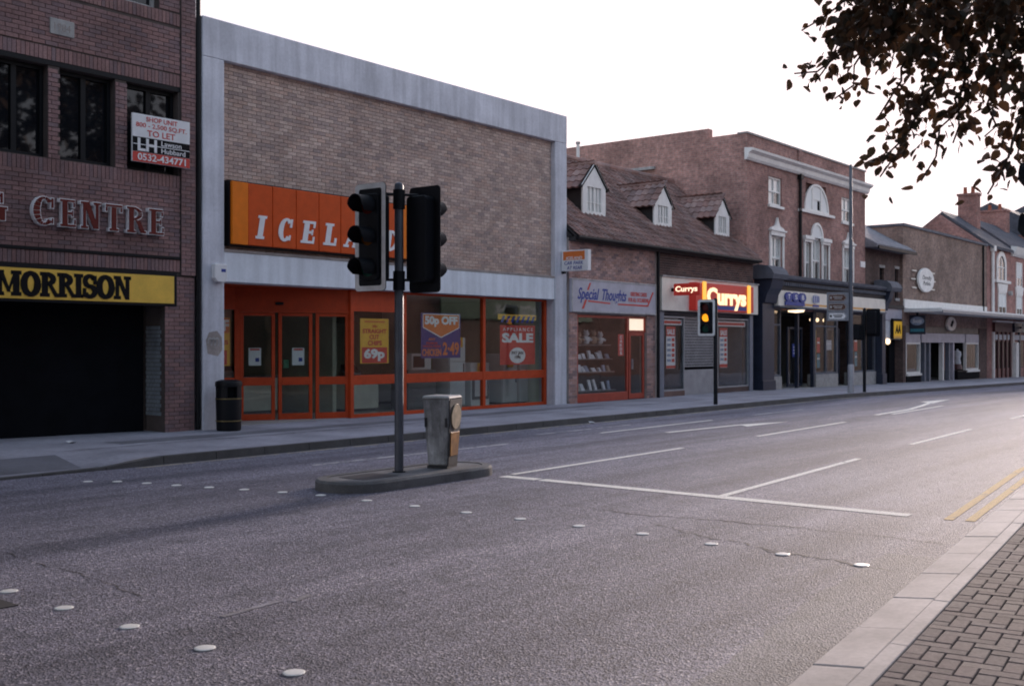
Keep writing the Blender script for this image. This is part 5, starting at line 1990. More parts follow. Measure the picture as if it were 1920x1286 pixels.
# bank sign: three blue discs and a strip, and a coin-like badge
bs = thing('bank_sign', 'three overlapping blue discs with white letters over a blue strip', 'sign', (37.9, 17.25, 3.15))
FK = FY(17.03)
part(bs, 'blue_strip', MB(FK).box(37.1, 38.75, 3.15, 3.3, .0, .05), 'blue_print')
for k, ch in enumerate('TSB'):
    u = 37.36 + k * .58
    d2 = part(bs, 'disc', MB(FK).disc(u, 3.46, .30, .17, .0, .06 + .01 * k), 'blue_print')
    text(d2, 'letter', ch, FK, u - .1, u + .1, 3.38, 3.55, .061 + .01 * k, 'white_sign', bold=.015)
bd = thing('fascia_badge', 'round grey striped badge over a small blue strip on the cream fascia', 'sign', (39.85, 17.28, 3.16))
part(bd, 'disc', MB(FK).disc(39.85, 3.45, .36, .18, .0, .012), 'card_pale')
for k in range(4):
    part(bd, 'stripe', MB(FK).box(39.6 + k * .16, 39.68 + k * .16, 3.32, 3.57, .012, .016), 'blue_print')
part(bd, 'strip', MB(FK).box(39.58, 40.14, 3.16, 3.23, .0, .012), 'blue_print')
hs = FX(40.75)
p = poster(F, 39.75, 40.4, 1.25, 1.75, 'blue_print', 'blue notice board with white lines in the bank doorway', w=-.43)
for i in range(3):
    part(p, 'white_line', MB(F).box(39.85, 40.3, 1.36 + i * .12, 1.41 + i * .12, -.43, -.426), 'card_pale')
pb = [('yellow_print', 36.72, 37.05, 1.0, 2.0), ('red_print', 37.12, 37.5, 1.45, 2.1), ('teal', 37.12, 37.5, .75, 1.42), ('yellow_print', 40.98, 41.35, .8, 2.3), ('teal', 41.42, 41.72, .8, 1.35), ('red_print', 41.42, 41.72, 1.4, 2.0), ('yellow_print', 44.75, 45.15, .8, 2.2), ('teal', 45.35, 45.65, .8, 1.4), ('red_print', 45.3, 45.65, 1.45, 2.1), ('card_pale', 42.15, 42.9, 1.5, 1.9), ('card_pale', 46.1, 46.6, .8, 1.9)]
pc = {'yellow_print': 'yellow', 'red_print': 'red', 'teal': 'teal', 'card_pale': 'pale'}
for m_, a, b, c, d in pb:
    bay = 'beside the pillar next to the electrical shop' if a < 38 else 'between the two doorways' if a < 44 else 'beside the pillar next to the narrow office'
    q = poster(F, a, b, c, d, m_, 'narrow ' + pc[m_] + ' poster in the bank window ' + bay, 'bank_poster', w=-.15)
    part(q, 'print_band', MB(F).box(a + .04, b - .04, c + (d - c) * .6, c + (d - c) * .72, -.15, -.147), 'white_sign')
ft = thing('wall_flue', 'thin white flue pipe rising above the tiled ridge', 'pipe', (29.6, 20.8, 7.5))
part(ft, 'pipe', MB().lathe(29.62, 20.9, [(.055, 7.2), (.055, 8.35)], 10), 'white_paint', smooth=True)
part(ft, 'cowl', MB().lathe(29.62, 20.9, [(.08, 8.351), (.08, 8.42)], 10), 'white_dirty')
part(bk, 'side_window', MB(FX(35.02)).box(-22.9, -22.0, 7.3, 8.22, 0, .05), 'white_paint')
part(bk, 'side_window_head', MB(FX(35.02)).box(-23.3, -21.2, 8.221, 8.33, 0, .12), 'white_dirty')

# ============================================================ narrow office with a slate roof
F = FY(17.62)
ao = thing('narrow_office', 'narrow dark brick office with a pale slate roof next to the bank', 'building', (49.3, 17.62, 0))
AX0, AX1 = 46.2, 50.84
bw = MB(F)
bed(bw, AX0, AX1, 3.5, 6.2, [(48.2, 48.75, 4.0, 5.15), (50.15, 50.6, 3.85, 5.2)], -.2, 0)
bw.box(AX0, AX1, 3.1, 6.2, -9, -.2)
bw.box(AX0, AX0 + .1, -.4, 3.1, -9, -.4); bw.box(AX1 - .1, AX1, -.4, 3.1, -9, -.4); bw.box(AX0, AX1, -.4, 3.1, -9, -8.9)
part(ao, 'wall', bw, 'brick_far_dark')
for a, b, c, d in ((48.2, 48.75, 4.0, 5.15), (50.15, 50.6, 3.85, 5.2)):
    w_ = part(ao, 'slit_window', MB(F).box(a, b, c, d, -.19, -.1), 'window_dark')
    part(w_, 'lintel', MB(F).box(a - .06, b + .06, d, d + .12, -.1, .03), 'stone_pale')
    part(w_, 'sill', MB(F).box(a - .06, b + .06, c - .12, c, -.1, .05), 'stone_pale')
rm = MB(FX(0))
rm.prism([(-24, 6.15), (-17.0, 5.9), (-17.0, 6.02), (-19.2, 7.3), (-22, 7.3), (-24, 6.3)], -AX1 - .35, -46.2)
part(ao, 'roof', rm, 'slate_pale')
slr = np.array((0, 2.2, 1.28)); sln = float(np.linalg.norm(slr))
SFR = Frame((0, 17.0, 6.025), (1, 0, 0), slr / sln)
sl_ = MB(SFR)
r_ = 0
vv = 0
while vv < sln - .05:
    u = 46.25 + (.15 if r_ % 2 else 0)
    while u < AX1 + .1:
        sl_.box(u, u + .29, vv, vv + .3, .002 + random.uniform(0, .004), .016)
        u += .3
    vv += .24
    r_ += 1
prop(part(ao, 'slating', sl_, 'slate_pale'), kind='stuff')
part(ao, 'gutter', MB().box(46.3, AX1 + .3, 16.93, 17.0, 5.84, 5.97), 'black_metal')
part(ao, 'fascia', MB(F).box(48.5, 50.8, 2.82, 3.36, -.1, .1), 'lilac_sign')
part(ao, 'fascia_cap', MB(F).box(48.45, 50.82, 3.361, 3.5, -.1, .2), 'dark_board')
part(ao, 'door_panel', MB(F).box(48.5, 50.0, -.3, 2.0, -.6, -.5), 'grey_blue')
part(ao, 'shopfront_panel', MB(F).box(48.5, 50.7, 1.95, 2.82, -.05, .06), 'card_pale')
part(ao, 'dark_recess', MB(F).box(50.0, 50.7, -.3, 1.94, -.3, -.2), 'near_black')
part(ao, 'recess_back', MB(F).box(48.4, 50.74, -.4, 1.94, -.8, -.7), 'near_black')
as_ = thing('yellow_square_sign', 'square yellow sign with two black letters over the narrow doorway', 'sign', (49.9, 17.5, 1.98))
FA_ = FY(17.5)
part(as_, 'sign_box', MB(FA_).box(49.35, 50.45, 1.97, 2.9, -.04, .10), 'black_metal', bev=.01)
part(as_, 'sign_face', MB(FA_).box(49.38, 50.42, 2.0, 2.78, .10, .11), 'aa_yellow')
text(as_, 'lettering', 'AA', FA_, 49.52, 50.28, 2.22, 2.62, .111, 'black_print', bold=.05, shear=.1)
part(as_, 'foot_strip', MB(FA_).box(49.42, 50.38, 2.01, 2.1, .11, .114), 'orange_stripe')  # plain orange strip along the foot of the sign face
l2 = thing('door_lamp', 'small lit lamp on the door post under the yellow square sign', 'lamp', (48.75, 17.5, 1.6))
part(l2, 'globe', MB().lathe(48.75, 17.45, [(.02, 1.72), (.1, 1.78), (.12, 1.88), (.08, 1.97), (.02, 2.0)], 14), 'bulb', smooth=True)
part(l2, 'bracket', MB().box(48.73, 48.77, 17.47, 17.62, 1.66, 1.72), 'black_metal')

# ============================================================ brick clothes shop with a white canopy
F = FY(17.50)
cs_ = thing('canopied_shop', 'flat topped brown brick shop with a long white canopy and oval signs', 'building', (57.6, 17.5, -.15))
CX0, CX1 = 50.85, 64.4
part(cs_, 'wall', MB(F).box(CX0, CX1, 2.6, 7.22, -12, 0), 'brick_far_brown')
part(cs_, 'coping', MB(F).box(CX0 - .05, CX1 + .02, 7.221, 7.34, -12, .08), 'lead')
part(cs_, 'white_band', MB(F).box(CX0 + .05, CX1 - .1, 3.42, 3.83, .002, .06), 'white_paint')
part(cs_, 'canopy', MB(F).box(CX0 + .1, 74, 3.22, 3.40, 0, 1.75), 'white_paint', bev=.02)
part(cs_, 'canopy_edge', MB(F).box(CX0 + .08, 74.02, 3.18, 3.30, 1.751, 1.79), 'steel_grey')
part(cs_, 'downpipe', MB().lathe(63.6, 17.44, [(.05, 3.4), (.05, 7.2)], 10), 'black_metal', smooth=True)
mb = MB(F)
mb.box(CX0, 51.2, -.6, 2.6, -.4, .02)
part(cs_, 'pier', mb, 'brick_far_dark')
part(cs_, 'pier', MB(F).box(63.0, CX1, -.6, 2.6, -.4, .02), 'brick_far_dark')
part(cs_, 'upper_fascia', MB(F).box(51.2, 63.0, 2.3, 3.2, -.3, -.05), 'window_tan')
for a, b in ((51.25, 53.3), (53.5, 60.4), (60.6, 62.95)):
    part(cs_, 'lower_fascia', MB(F).box(a, b, 1.82, 2.28, -.2, .0), 'lilac_sign')
for a, b in ((51.3, 53.3), (60.6, 62.9)):
    fm = frame_rect(MB(F), a, b, .35, 1.82, -.15, .0, .08)
    part(cs_, 'shop_window_frame', fm, 'white_paint')
    part(cs_, 'pane', MB(F).box(a + .08, b - .08, .43, 1.74, -.09, -.08), 'glass_clear')
    part(cs_, 'sill', MB(F).box(a, b, .25, .349, -.15, .08), 'white_paint')
    part(cs_, 'stall_riser', MB(F).box(a, b, -.6, .249, -.15, .03), 'near_black')
for x, m_ in ((54.2, 'grey_blue'), (54.9, 'grey_blue'), (57.0, 'white_paint'), (58.0, 'grey_blue'), (58.7, 'lilac_sign')):
    part(cs_, 'door_post', MB(F).box(x, x + .22, -.6, 1.819, -.3, -.1), m_)
rm_ = MB()
rm_.box(51.2, 63, 20.2, 20.3, -.6, 2.5); rm_.box(51.2, 51.3, 17.9, 20.2, -.6, 2.4); rm_.box(62.9, 63.0, 17.9, 20.2, -.6, 2.4)
part(cs_, 'shop_room', rm_, 'room_dark')
part(cs_, 'shop_floor', MB().box(51.2, 63, 17.4, 20.2, -.6, -.12), 'shelf')
bl = thing('display_block', 'black display block at the corner of the clothes shop window', 'display stand', (59.6, 17.4, -.12))
part(bl, 'plinth', MB(F).box(58.95, 60.55, -.1, .3, -.8, .05), 'near_black', bev=.02)
part(bl, 'top_board', MB(F).box(58.9, 60.6, .301, .36, -.82, .08), 'black_metal')
mn = thing('mannequin', 'pale mannequin torso in patterned clothes on the black display block', 'mannequin', (59.9, 17.7, .36))
part(mn, 'torso', MB().lathe(59.9, 17.75, [(.14, .6), (.2, .75), (.15, .98), (.21, 1.2), (.18, 1.36), (.06, 1.42), (.055, 1.5)], 16), 'card_pale', smooth=True)
part(mn, 'stand', MB().lathe(59.9, 17.75, [(.15, .361), (.15, .38), (.02, .4), (.02, .6)], 12), 'black_metal')
part(mn, 'skirt', MB().lathe(59.9, 17.75, [(.26, .42), (.22, .62), (.145, .76)], 16), 'maroon', smooth=True)
tp = solo('terracotta_panel', MB(F).box(58.95, 59.5, .37, 1.8, -.75, -.7), 'terracotta', 'rust red panel behind the clothes shop window', 'panel')
for nm, cx, cz, ru, rv, fr_, lab, m_ in (('oval_sign', 53.6, 4.82, 1.12, .58, FY(17.5), 'large white oval sign with thin black lettering on the brown wall', 'white_paint'),
                                   ('small_oval_sign', 57.7, 2.78, .75, .36, FY(17.55), 'small cream oval sign under the white canopy', 'cream_fascia')):
    o = thing(nm, lab, 'sign', (cx, 17.4, cz - rv))
    part(o, 'disc', MB(fr_).disc(cx, cz, ru, rv, .08, .2, 32), m_, bev=.02)
    part(o, 'bracket', MB(fr_).box(cx - ru * .6, cx + ru * .6, cz - .05, cz + .05, 0, .079), 'black_metal')
    if nm == 'oval_sign':
        text(o, 'lettering', 'Dorothy\nPerkins', fr_, cx - .6, cx + .7, cz - .25, cz + .22, .201, 'black_print', shear=.3)
        for s1 in (-1, 1):
            for z_ in (-.4, 0, .4):
                part(o, 'stand_off', MB(fr_).box(cx + s1 * (1.15 - abs(z_) * .3), cx + s1 * (1.75 - abs(z_) * .3), cz + z_ - .03, cz + z_ + .03, .03, .07), 'cream_fascia')
    else:
        part(o, 'dark_emblem', MB(fr_).prism([(cx - .3, cz - .1), (cx, cz - .18), (cx + .3, cz + .1), (cx + .15, cz + .22), (cx - .1, cz + .12)], .2, .204), 'black_print')
FBt = FX(51.6)
o = thing('hanging_sign', 'dark hanging sign with a pale blue oval below the canopy end', 'sign', (51.65, 17.0, 2.1))
part(o, 'board', MB(FBt).box(-17.46, -16.72, 2.2, 3.1, -.06, 0), 'navy_paint', bev=.015)
part(o, 'oval', MB(FBt).disc(-17.09, 2.82, .32, .2, 0, .015), 'card_blue')
text(o, 'lettering', 'Boots', FBt, -17.3, -16.88, 2.73, 2.92, .016, 'white_sign', bold=.01, shear=.3)
part(o, 'lower_strip', MB(FBt).box(-17.4, -16.78, 2.32, 2.46, 0, .012), 'teal')
part(o, 'hanger', MB(FBt).box(-17.14, -17.04, 3.101, 3.21, -.05, -.01), 'black_metal')

# ============================================================ two brick houses at the end of the row
F = FY(17.50)


def house(name, label, x0, x1, wins_, top, gable, chim, base):
    h = thing(name, label, 'house', ((x0 + x1) / 2, 17.5, base))
    part(h, 'wall', MB(F).box(x0, x1, -.8, top, -5.2, 0), 'brick_far_red')
    ge = MB(FX(0))
    ge.prism([(-22.7, top + .002), (-17.5, top + .002), (-20.1, top + 1.95)], -x1 + .02, -x0 - .02)
    part(h, 'gable', ge, 'brick_far_red')
    rf = MB(FX(0))
    rf.prism([(-22.9, top - .1), (-22.9, top + .03), (-20.1, top + 2.13), (-17.3, top + .03), (-17.3, top - .1), (-20.1, top + 2.0)], -x1 + .01, -x0 - .35)
    ro2 = part(h, 'roof', rf, 'slate')
    sl2 = MB(Frame((0, 17.3, top + .035), (1, 0, 0), (0, 2.8, 2.1)))
    vv = 0
    while vv < 3.3:
        u = x0 + .36
        while u < x1 - .3:
            sl2.box(u, u + .39, vv, vv + .36, .002 + random.uniform(0, .004), .016)
            u += .4
        vv += .3
    prop(part(ro2, 'slating', sl2, 'slate'), kind='stuff')
    for (cx, cy0, cy1, wd, zt) in chim:
        mb = MB(); mb.box(cx, cx + wd, cy0, cy1, top + .5, zt)
        c_ = part(ro2, 'chimney', mb, 'brick_far_red')
        part(ro2, 'chimney_cap', MB().box(cx - .06, cx + wd + .06, cy0 - .06, cy1 + .06, zt + .001, zt + .14), 'brick_far_red')
        for k in range(2):
            yy = cy0 + (cy1 - cy0) * (.3 + .4 * k)
            part(ro2, 'chimney_pot', MB().lathe(cx + wd / 2, yy, [(.12, zt + .141), (.1, zt + .5), (.12, zt + .55)], 12), 'terracotta', smooth=True)
    for kd, a, b, c, d in wins_:
        if kd == 'arch':
            w_ = MB(F)
            cx, r = (a + b) / 2, (b - a) / 2
            w_.arc(cx, d - r * .8, (r + .2, r * .8 + .18), (r - .1, r * .8 - .1), 0, 180, 0, .07, 20)
            w_.box(a - .2, a + .1, c, d - r * .8, 0, .07); w_.box(b - .1, b + .2, c, d - r * .8, 0, .07)
            wo = part(h, 'arched_window', w_, 'white_paint')
            part(wo, 'pane', MB(F).prism([(b - .1, c), (b - .1, d - r * .8)] + [(cx + (r - .1) * cos(radians(t)), d - r * .8 + (r * .8 - .1) * sin(radians(t))) for t in range(15, 166, 15)] + [(a + .1, d - r * .8), (a + .1, c)][::1], .0, .02), 'window_dark')
            mb = MB(F); mb.box(cx - .03, cx + .03, c, d - .2, .02, .05); mb.box(a + .1, b - .1, (c + d) / 2 - .03, (c + d) / 2 + .03, .02, .045)
            part(wo, 'glazing_bar', mb, 'white_paint')
            part(wo, 'sill', MB(F).box(a - .5, b + .9, c - .16, c - .002, 0, .14), 'white_paint')
        else:
            w_ = MB(F)
            frame_rect(w_, a, b, c, d, 0, .05, .09)
            w_.box((a + b) / 2 - .03, (a + b) / 2 + .03, c + .09, d - .09, .0, .045)
            w_.box(a + .09, (a + b) / 2 - .03, (c + d) / 2 - .03, (c + d) / 2 + .03, .0, .044)
            w_.box((a + b) / 2 + .03, b - .09, (c + d) / 2 - .03, (c + d) / 2 + .03, .0, .044)
            wo = part(h, 'window', w_, 'white_paint')
            part(wo, 'pane', MB(F).box(a + .09, b - .09, c + .09, d - .09, .002, .02), 'window_dark')
            part(wo, 'sky_white', MB(F).box(a + .1, b - .1, (c + d) / 2 - .2, d - .1, .021, .025), 'sky_white')
            if kd == 'flare':
                part(wo, 'lintel', MB(F).prism([(a - .02, d + .002), (b + .02, d + .002), (b + .25, d + .5), (a - .25, d + .5)], 0, .08), 'white_paint')
                part(wo, 'sill', MB(F).box(a - .1, b + .1, c - .12, c - .002, 0, .1), 'white_paint')
    return h


h1 = house('brick_house', 'red brick house with an arched window, gable end above the clothes shop', 64.5, 69.4,
           [('arch', 66.5, 68.1, 5.45, 6.95), ('flare', 66.7, 68.3, 3.45, 4.75)], 7.25, True, [(68.3, 19.1, 20.2, .7, 10.65)], -.3)
part(h1, 'white_downpipe', MB().lathe(65.3, 17.4, [(.09, 3.4), (.09, 7.0)], 10), 'white_paint', smooth=True)
part(h1, 'rainwater_head', MB().box(65.1, 65.5, 17.25, 17.49, 7.0, 7.3), 'white_paint')
part(h1, 'wall_lamp', MB(F).disc(69.0, 4.75, .16, .14, 0, .2, 14), 'white_dirty')
h2 = house('end_house', 'brick house with a white cornice at the far end of the row', 69.42, 80,
           [('plain', 70.6, 71.9, 5.2, 6.7), ('flare', 70.6, 71.9, 3.45, 4.7), ('plain', 74.5, 75.8, 5.2, 6.7), ('flare', 74.5, 75.8, 3.45, 4.7)], 7.35, True, [(76.5, 19.6, 21.2, 1.0, 10.5)], -.35)
part(h2, 'cornice', MB(FX(0)).prism([(-17.5, 7.0), (-17.42, 7.0), (-17.3, 7.15), (-17.2, 7.4), (-17.15, 7.55), (-17.5, 7.6)], -80, -69.5), 'white_paint')
# shopfronts below the houses
for hh, a, b, mt in ((h1, 65.6, 69.2, 'maroon'), (h2, 69.8, 75.5, 'navy_paint')):
    part(hh, 'shop_fascia', MB(F).box(a, b, 2.45, 3.0, .002, .15), mt)
    part(hh, 'fascia_cap', MB(F).box(a, b, 3.001, 3.1, .002, .2), 'white_paint')
    part(hh, 'fascia_strip', MB(F).box(a + .3, b - .3, 2.0, 2.3, .002, .08), 'card_pale')
    n_ = 4
    for i in range(n_ + 1):
        u = a + (b - a) * i / n_
        part(hh, 'shopfront_post', MB(F).box(u - .12, u + .12, -.5, 2.449, .002, .1), mt if i else 'white_paint')
    for i in range(n_):
        u = a + (b - a) * (i + .5) / n_
        part(hh, 'shop_pane', MB(F).box(u - .3, u + .3, .35, 1.9, .002, .03), 'window_dark')
part(h2, 'white_pillar', MB(F).box(69.75, 70.35, -.45, 1.85, .1, .25), 'white_paint', bev=.03)
o = thing('round_projecting_sign', 'pale round projecting sign at the far end of the row', 'sign', (71.0, 16.8, 2.2))
FO = FX(71.0)
part(o, 'disc', MB(FO).disc(-16.75, 2.75, .5, .42, -.08, .08, 28), 'cream_fascia', bev=.02)
text(o, 'lettering', 'OPEN'[:1] + 'ts', FO, -17.0, -16.5, 2.65, 2.88, .081, 'teal', shear=.2) if False else None
part(o, 'bracket', MB(FO).box(-17.45, -17.25, 2.7, 2.8, -.03, .03), 'black_metal')
# the row goes on past the frame, raised and lengthened to block the low sun
rowx = 80.05
for k in range(9):
    x1_ = rowx + (11 if k < 3 else 32)
    z1_ = 9.2 + (k % 2) * 1.1
    h = thing('row_house', ['plain brick house just beyond the end house', 'taller brick house beyond the plain one', 'third', 'fourth', 'fifth', 'sixth', 'seventh', 'eighth', 'last'][k] + (' brick house of the row past the end house' if k > 1 else ''), 'house', ((rowx + x1_) / 2, 17.5, -.6))
    part(h, 'wall', MB(F).box(rowx, x1_, -1.2, z1_, -9, 0), 'brick_far_red')
    part(h, 'roof', MB(FX(0)).prism([(-26.7, z1_ + .002), (-17.2, z1_ + .002), (-21.5, z1_ + 2.4)], -x1_, -rowx), 'slate')
    for i in range(3):
        part(h, 'window', MB(F).box(rowx + 1.5 + i * 3.2, rowx + 2.7 + i * 3.2, 3.6, 5.2, .0, .05), 'white_paint')
    rowx = x1_ + .05
# ------------------------------------------------------------ trees
mat('bark', (.07, .055, .045), .9, var=(6, .4), bmp=(18, .8, .02))


def mat_leaf(name, c1, c2):
    m, nt, b = newmat(name)
    g = nt.nodes.new('ShaderNodeNewGeometry')
    oi = nt.nodes.new('ShaderNodeObjectInfo')
    a = nd(nt, 'ShaderNodeMath', operation='ADD')
    nt.links.new(g.outputs['Random Per Island'], a.inputs[0])
    nt.links.new(oi.outputs['Random'], a.inputs[1])
    f = nd(nt, 'ShaderNodeMath', operation='FRACT')
    nt.links.new(a.outputs[0], f.inputs[0])
    r = ramp(nt, [(0, c1), (1, c2)])
    nt.links.new(f.outputs[0], r.inputs[0])
    nt.links.new(r.outputs[0], b.inputs['Base Color'])
    b.inputs['Roughness'].default_value = .5
    b.inputs['Specular IOR Level'].default_value = .4
    out = nt.nodes['Material Output']
    tr = nd(nt, 'ShaderNodeBsdfTranslucent')
    nt.links.new(r.outputs[0], tr.inputs[0])
    mx = nd(nt, 'ShaderNodeMixShader')
    mx.inputs[0].default_value = .22
    nt.links.new(b.outputs[0], mx.inputs[1])
    nt.links.new(tr.outputs[0], mx.inputs[2])
    nt.links.new(mx.outputs[0], out.inputs[0])


mat_leaf('leaf', (.022, .024, .016), (.12, .06, .03))  # reddish brown end painted in for halation round the backlit leaves
LEAF = [(0, 0, 0), (.30, .22, .05), (.36, .48, .07), (.22, .80, .03), (0, 1.06, -.05), (-.22, .80, .03), (-.36, .48, .07), (-.30, .22, .05), (0, .5, 0)]
LEAF_F = [(0, 1, 8), (1, 2, 8), (2, 3, 8), (3, 4, 8), (4, 5, 8), (5, 6, 8), (6, 7, 8), (7, 0, 8)]
LEAF_A = np.array(LEAF)


def leaf_pts(p, d, size, roll):
    d = d / np.linalg.norm(d)
    x = np.cross(d, np.array((0, 0, 1.0)))
    if np.linalg.norm(x) < 1e-3:
        x = np.array((1.0, 0, 0))
    x /= np.linalg.norm(x)
    z = np.cross(x, d)
    xr = x * cos(roll) + z * sin(roll)
    zr = np.cross(xr, d)
    return p + size * (np.outer(LEAF_A[:, 0], xr) + np.outer(LEAF_A[:, 1], d) + np.outer(LEAF_A[:, 2], zr))


def branchlet(a, b, n, droop, size, leaves, twigs, spread=.16):
    """a twig from a to b with leaves hanging either side"""
    a, b = np.array(a, float), np.array(b, float)
    path = []
    for i in range(7):
        t = i / 6
        p = a + (b - a) * t
        p[2] -= droop * t * t
        p = p + rng.normal(0, .025, 3) * min(1, t * 3)
        path.append(p)
    twigs.append(path)
    for i in range(n):
        t = (i + random.random()) / n
        k = min(5, int(t * 6))
        p = path[k] + (path[k + 1] - path[k]) * (t * 6 - k)
        d = rng.normal(0, 1, 3)
        d[2] = d[2] * .6 - .55
        al = (path[k + 1] - path[k])
        d = d / np.linalg.norm(d) + .45 * al / (np.linalg.norm(al) + 1e-6)
        p = p + rng.normal(0, spread * .45, 3)
        leaves.append((p, d, size * random.uniform(.6, 1.25), random.uniform(-1.2, 1.2)))


def tree(name, label, base, trunk_h, tr, limbs, clumps, size, leaves_single=300, fine=None):
    t = thing(name, label, 'tree', base)
    bx, by, bz = base
    mb = MB()
    mb.tube([(bx, by, bz - .1), (bx + .03, by, bz + .3), (bx + .05, by + .04, bz + trunk_h * .5), (bx, by, bz + trunk_h), (bx - .1, by + .05, bz + trunk_h + 2.5)], [tr * 1.35, tr * 1.05, tr * .9, tr * .75, tr * .3], 14)
    tk = part(t, 'trunk', mb, 'bark', smooth=True)
    for pth, r0 in limbs:
        mb = MB()
        n = len(pth)
        mb.tube(pth, [r0 * (1 - .8 * i / (n - 1)) for i in range(n)], 8)
        part(tk, 'limb', mb, 'bark', smooth=True)
    leaves, twigs = [], []
    clumps(leaves, twigs)
    items = []
    for (p, d, s, r) in leaves:
        q = project(p)
        items.append((s / q[2] if q and q[2] > .5 and -5 < q[0] < 1925 and -5 < q[1] < 1290 else 0, p, d, s, r))
    items.sort(key=lambda x: -x[0])
    V, Fc = [], []
    cr = None
    n9 = len(LEAF)
    first = True
    tw = MB()
    for pth in twigs:
        tw.tube(pth, [.012 - .001 * i for i in range(len(pth))], 4, cap=False)
    cr = prop(part(t, 'crown_twigs', tw, 'bark'), kind='stuff')
    for k, (big, p, d, s, r) in enumerate(items):
        P = leaf_pts(np.array(p), d, s, r)
        if k < leaves_single and big > 0:
            me = bpy.data.meshes.new('leaf')
            me.from_pydata((P - P[0]).tolist(), [], LEAF_F)
            me.materials.append(MATS['leaf'])
            shared(t, 'leaf', me, P[0])
        else:
            n0 = len(V)
            V.extend(P.tolist())
            Fc.extend([tuple(i + n0 for i in f_) for f_ in LEAF_F])
    prop(mesh_obj('crown', V, Fc, 'leaf', t), kind='stuff')
    return t


def at(px, py, d):
    r = (px - 960) / 2050 * d
    return np.array((d * cos(TH) + r * sin(TH), d * sin(TH) - r * cos(TH), CAMZ - (py - 646) / 2050 * d))


# the tree whose boughs hang into the picture; trunk stands on the near pavement, right of the frame
TB = (9.9, .35, .05)
hang = [  # (start, end, leaves, droop) twigs measured off the photograph as offsets in the crown
    ((1700, -60, 7.6), (1500, 45, 7.9), 22, .02), ((1760, -40, 7.4), (1525, 130, 7.7), 34, .05), ((1720, 40, 7.8), (1500, 140, 8.0), 22, .03), ((1700, 20, 7.9), (1560, 175, 7.8), 30, .05),
    ((1750, 60, 7.5), (1650, 190, 7.5), 26, .04), ((1800, 60, 7.6), (1690, 250, 7.7), 34, .05), ((1790, 120, 7.4), (1660, 300, 7.6), 36, .05), ((1760, 160, 7.6), (1655, 330, 7.7), 14, .03),
    ((1820, 100, 7.2), (1790, 255, 7.4), 30, .03), ((1850, 100, 7.5), (1735, 320, 7.3), 14, .03), ((1880, 60, 7.3), (1845, 250, 7.4), 30, .03), ((1930, 80, 7.2), (1900, 280, 7.3), 30, .03),
    ((1950, 150, 7.2), (1875, 335, 7.3), 20, .03), ((1930, 200, 7.3), (1845, 365, 7.4), 10, .03), ((1900, 10, 7.0), (1870, 160, 7.0), 36, .03), ((1640, -40, 7.9), (1580, 90, 7.8), 44, .03),
    ((1720, -30, 7.5), (1640, 100, 7.4), 60, .03), ((1800, -40, 7.2), (1720, 110, 7.2), 60, .03), ((1880, -40, 7.3), (1800, 120, 7.1), 60, .03), ((1960, -40, 7.0), (1890, 110, 7.0), 60, .03),
    ((1640, -60, 8.3), (1600, 60, 8.2), 50, .03), ((1760, -60, 8.3), (1690, 70, 8.3), 60, .03), ((1860, -60, 8.3), (1780, 80, 8.3), 60, .03), ((1950, -60, 8.3), (1880, 80, 8.3), 60, .03),
    ((1700, -80, 7.0), (1620, 30, 7.2), 60, .02), ((1820, -80, 6.9), (1740, 40, 7.0), 60, .02), ((1920, -80, 6.8), (1840, 40, 6.9), 60, .02), ((1985, -20, 7.0), (1940, 200, 7.2), 50, .02)]


def crown_main(leaves, twigs):
    for s_, e_, n, dr in hang:
        branchlet(at(*s_), at(*e_), int(n * 2.5), dr, .08, leaves, twigs, .15)
    c0 = np.array((8.7, 1.4, 6.6))
    for k in range(150):
        v_ = rng.normal(0, 1, 3)
        v_ /= np.linalg.norm(v_)
        p = c0 + v_ * np.array((3.2, 3.0, 1.9)) * random.uniform(.55, 1.0)
        e = p + v_ * .6 + np.array((0, 0, -.25))
        q = project(e)
        if q and q[0] < 1960 and q[1] > -60:
            continue
        branchlet(p, e, 26, .08, .13, leaves, twigs, .3)


limbs_ = [([(9.9, .35, 2.6), (9.3, 1.0, 3.9), (8.8, 1.8, 4.75), (8.1, 2.6, 5.0)], .11), ([(9.9, .38, 3.0), (9.5, 1.2, 4.2), (9.0, 2.1, 4.6), (8.5, 2.7, 4.55)], .09),
          ([(9.88, .35, 3.3), (10.4, -.4, 4.8), (10.8, -1.0, 6.2)], .1), ([(9.85, .38, 3.6), (8.6, -.2, 5.2), (7.6, -.5, 6.6)], .1), ([(9.85, .4, 3.8), (9.8, 1.6, 6.0), (9.6, 2.6, 7.4)], .09)]
tree('pavement_tree', 'broad leaved tree whose dark boughs hang over the road against the sky', TB, 3.8, .17, limbs_, crown_main, .1)


# unseen near-side trees: mirrored in upper windows, crossing crown widened to dim this end
def far_crown(c0, rx, rz, n, seed):
    def fn(leaves, twigs):
        r2 = np.random.default_rng(seed)
        for k in range(n):
            v_ = r2.normal(0, 1, 3)
            v_ /= np.linalg.norm(v_)
            p = np.array(c0) + v_ * np.array((rx, rx, rz)) * r2.uniform(.45, 1.0)
            branchlet(p, p + v_ * .8 + np.array((0, 0, -.3)), 22, .1, .36, leaves, twigs, .45)
    return fn


def not_in_view(fn):
    def g(leaves, twigs):
        L2, T2 = [], []
        fn(L2, T2)
        for l in L2:
            q = project(l[0])
            if not (q and -60 < q[0] < 1980 and q[1] > -60):
                leaves.append(l)
        for pth in T2:
            if all(not ((lambda q: q and -60 < q[0] < 1980 and q[1] > -60)(project(p))) for p in pth):
                twigs.append(pth)
    return g


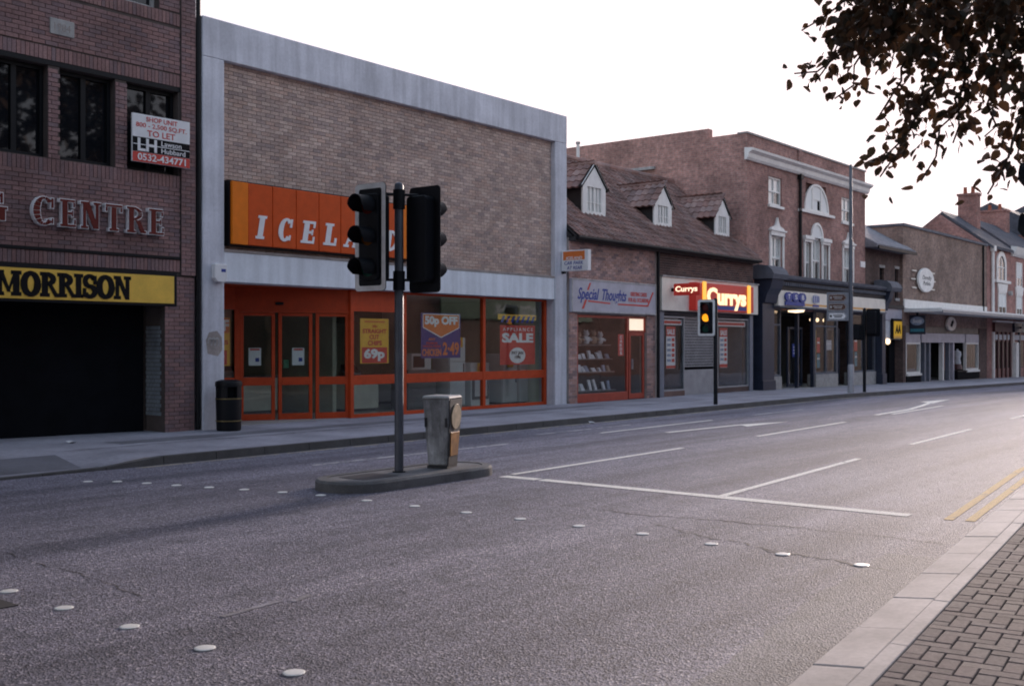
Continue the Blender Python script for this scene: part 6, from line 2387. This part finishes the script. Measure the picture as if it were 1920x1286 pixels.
for k, (x, y, c, rx, rz, n, lab) in enumerate(((-3.2, .4, (1.2, 6.4, 8.6), 6.8, 3.0, 1100, 'unseen leafy street tree by the near kerb, its crown widened to shade the crossing'), (-10.5, -1.0, (-9.5, 3, 9.0), 6.0, 4.0, 300, 'second leafy street tree further back along the near kerb'), (18.5, -1.2, (18.5, -.8, 8.6), 4.4, 3.6, 330, 'leafy street tree near the opposite buildings, mirrored in upper windows'))):
    tree('street_tree', lab, (x, y, .05), 4.0, .3, [([(x, y, 3.2), (x * .7 + c[0] * .3, y * .6 + c[1] * .4, 5.5), (c[0], c[1], 7.5)], .16), ([(x, y, 3.6), (x - 1, y + 1, 6), (c[0] - 3, c[1], 8.2)], .13), ([(x, y, 3.8), (x + 1, y - .5, 6.2), (c[0] + 2.5, c[1] - 2, 8.6)], .13)],
         not_in_view(far_crown(c, rx, rz, n, 40 + k)), .26)

# the building across the road that the shop glass mirrors
F = Frame((0, -3.2, 0), (-1, 0, 0))
ob = thing('opposite_bank', 'brick bank with a green fascia across the street, seen mirrored in shop glass', 'building', (48, -3.2, 0))
part(ob, 'wall', MB(F).box(-62, -30, -.6, 7.4, -9, 0), 'brick_far_red')
part(ob, 'fascia', MB(F).box(-55, -42, 3.1, 4.2, .0, .15), 'green_trim')
text(ob, 'lettering', 'LLOYDS BANK', F, -51.6, -46.2, 3.35, 3.95, .151, 'white_sign', bold=.03)
for k in range(8):
    a = -60 + k * 3.8
    w_ = part(ob, 'window', MB(F).box(a, a + 1.4, 5.2, 7.0, .0, .06), 'white_paint')
    part(w_, 'pane', MB(F).box(a + .12, a + 1.28, 5.32, 6.88, .061, .07), 'window_dark')

for nm, lab, x0, x1, yy, zz in (('opposite_terrace', 'low brick terrace across the street behind the viewer', -40, 28.5, -9.5, 6.2), ('opposite_houses', 'long brick terrace across the street beyond the bank', 62.5, 300, -3.4, 7.0)):
    F = Frame((0, yy, 0), (-1, 0, 0))
    t = thing(nm, lab, 'building', ((x0 + x1) / 2, yy, 0))
    part(t, 'wall', MB(F).box(-x1, -x0, -1.8, zz, -8, 0), 'brick_far_dark')
    part(t, 'roof', MB(F).box(-x1 - .1, -x0 + .1, zz + .001, zz + .25, -8.2, .2), 'slate')
    for k in range(int((x1 - x0) / 4)):
        a = -x1 + 1.2 + k * 4
        w_ = part(t, 'window', MB(F).box(a, a + 1.3, zz - 2.4, zz - .8, 0, .05), 'white_paint')
        part(w_, 'pane', MB(F).box(a + .1, a + 1.2, zz - 2.3, zz - .9, .051, .06), 'window_dark')
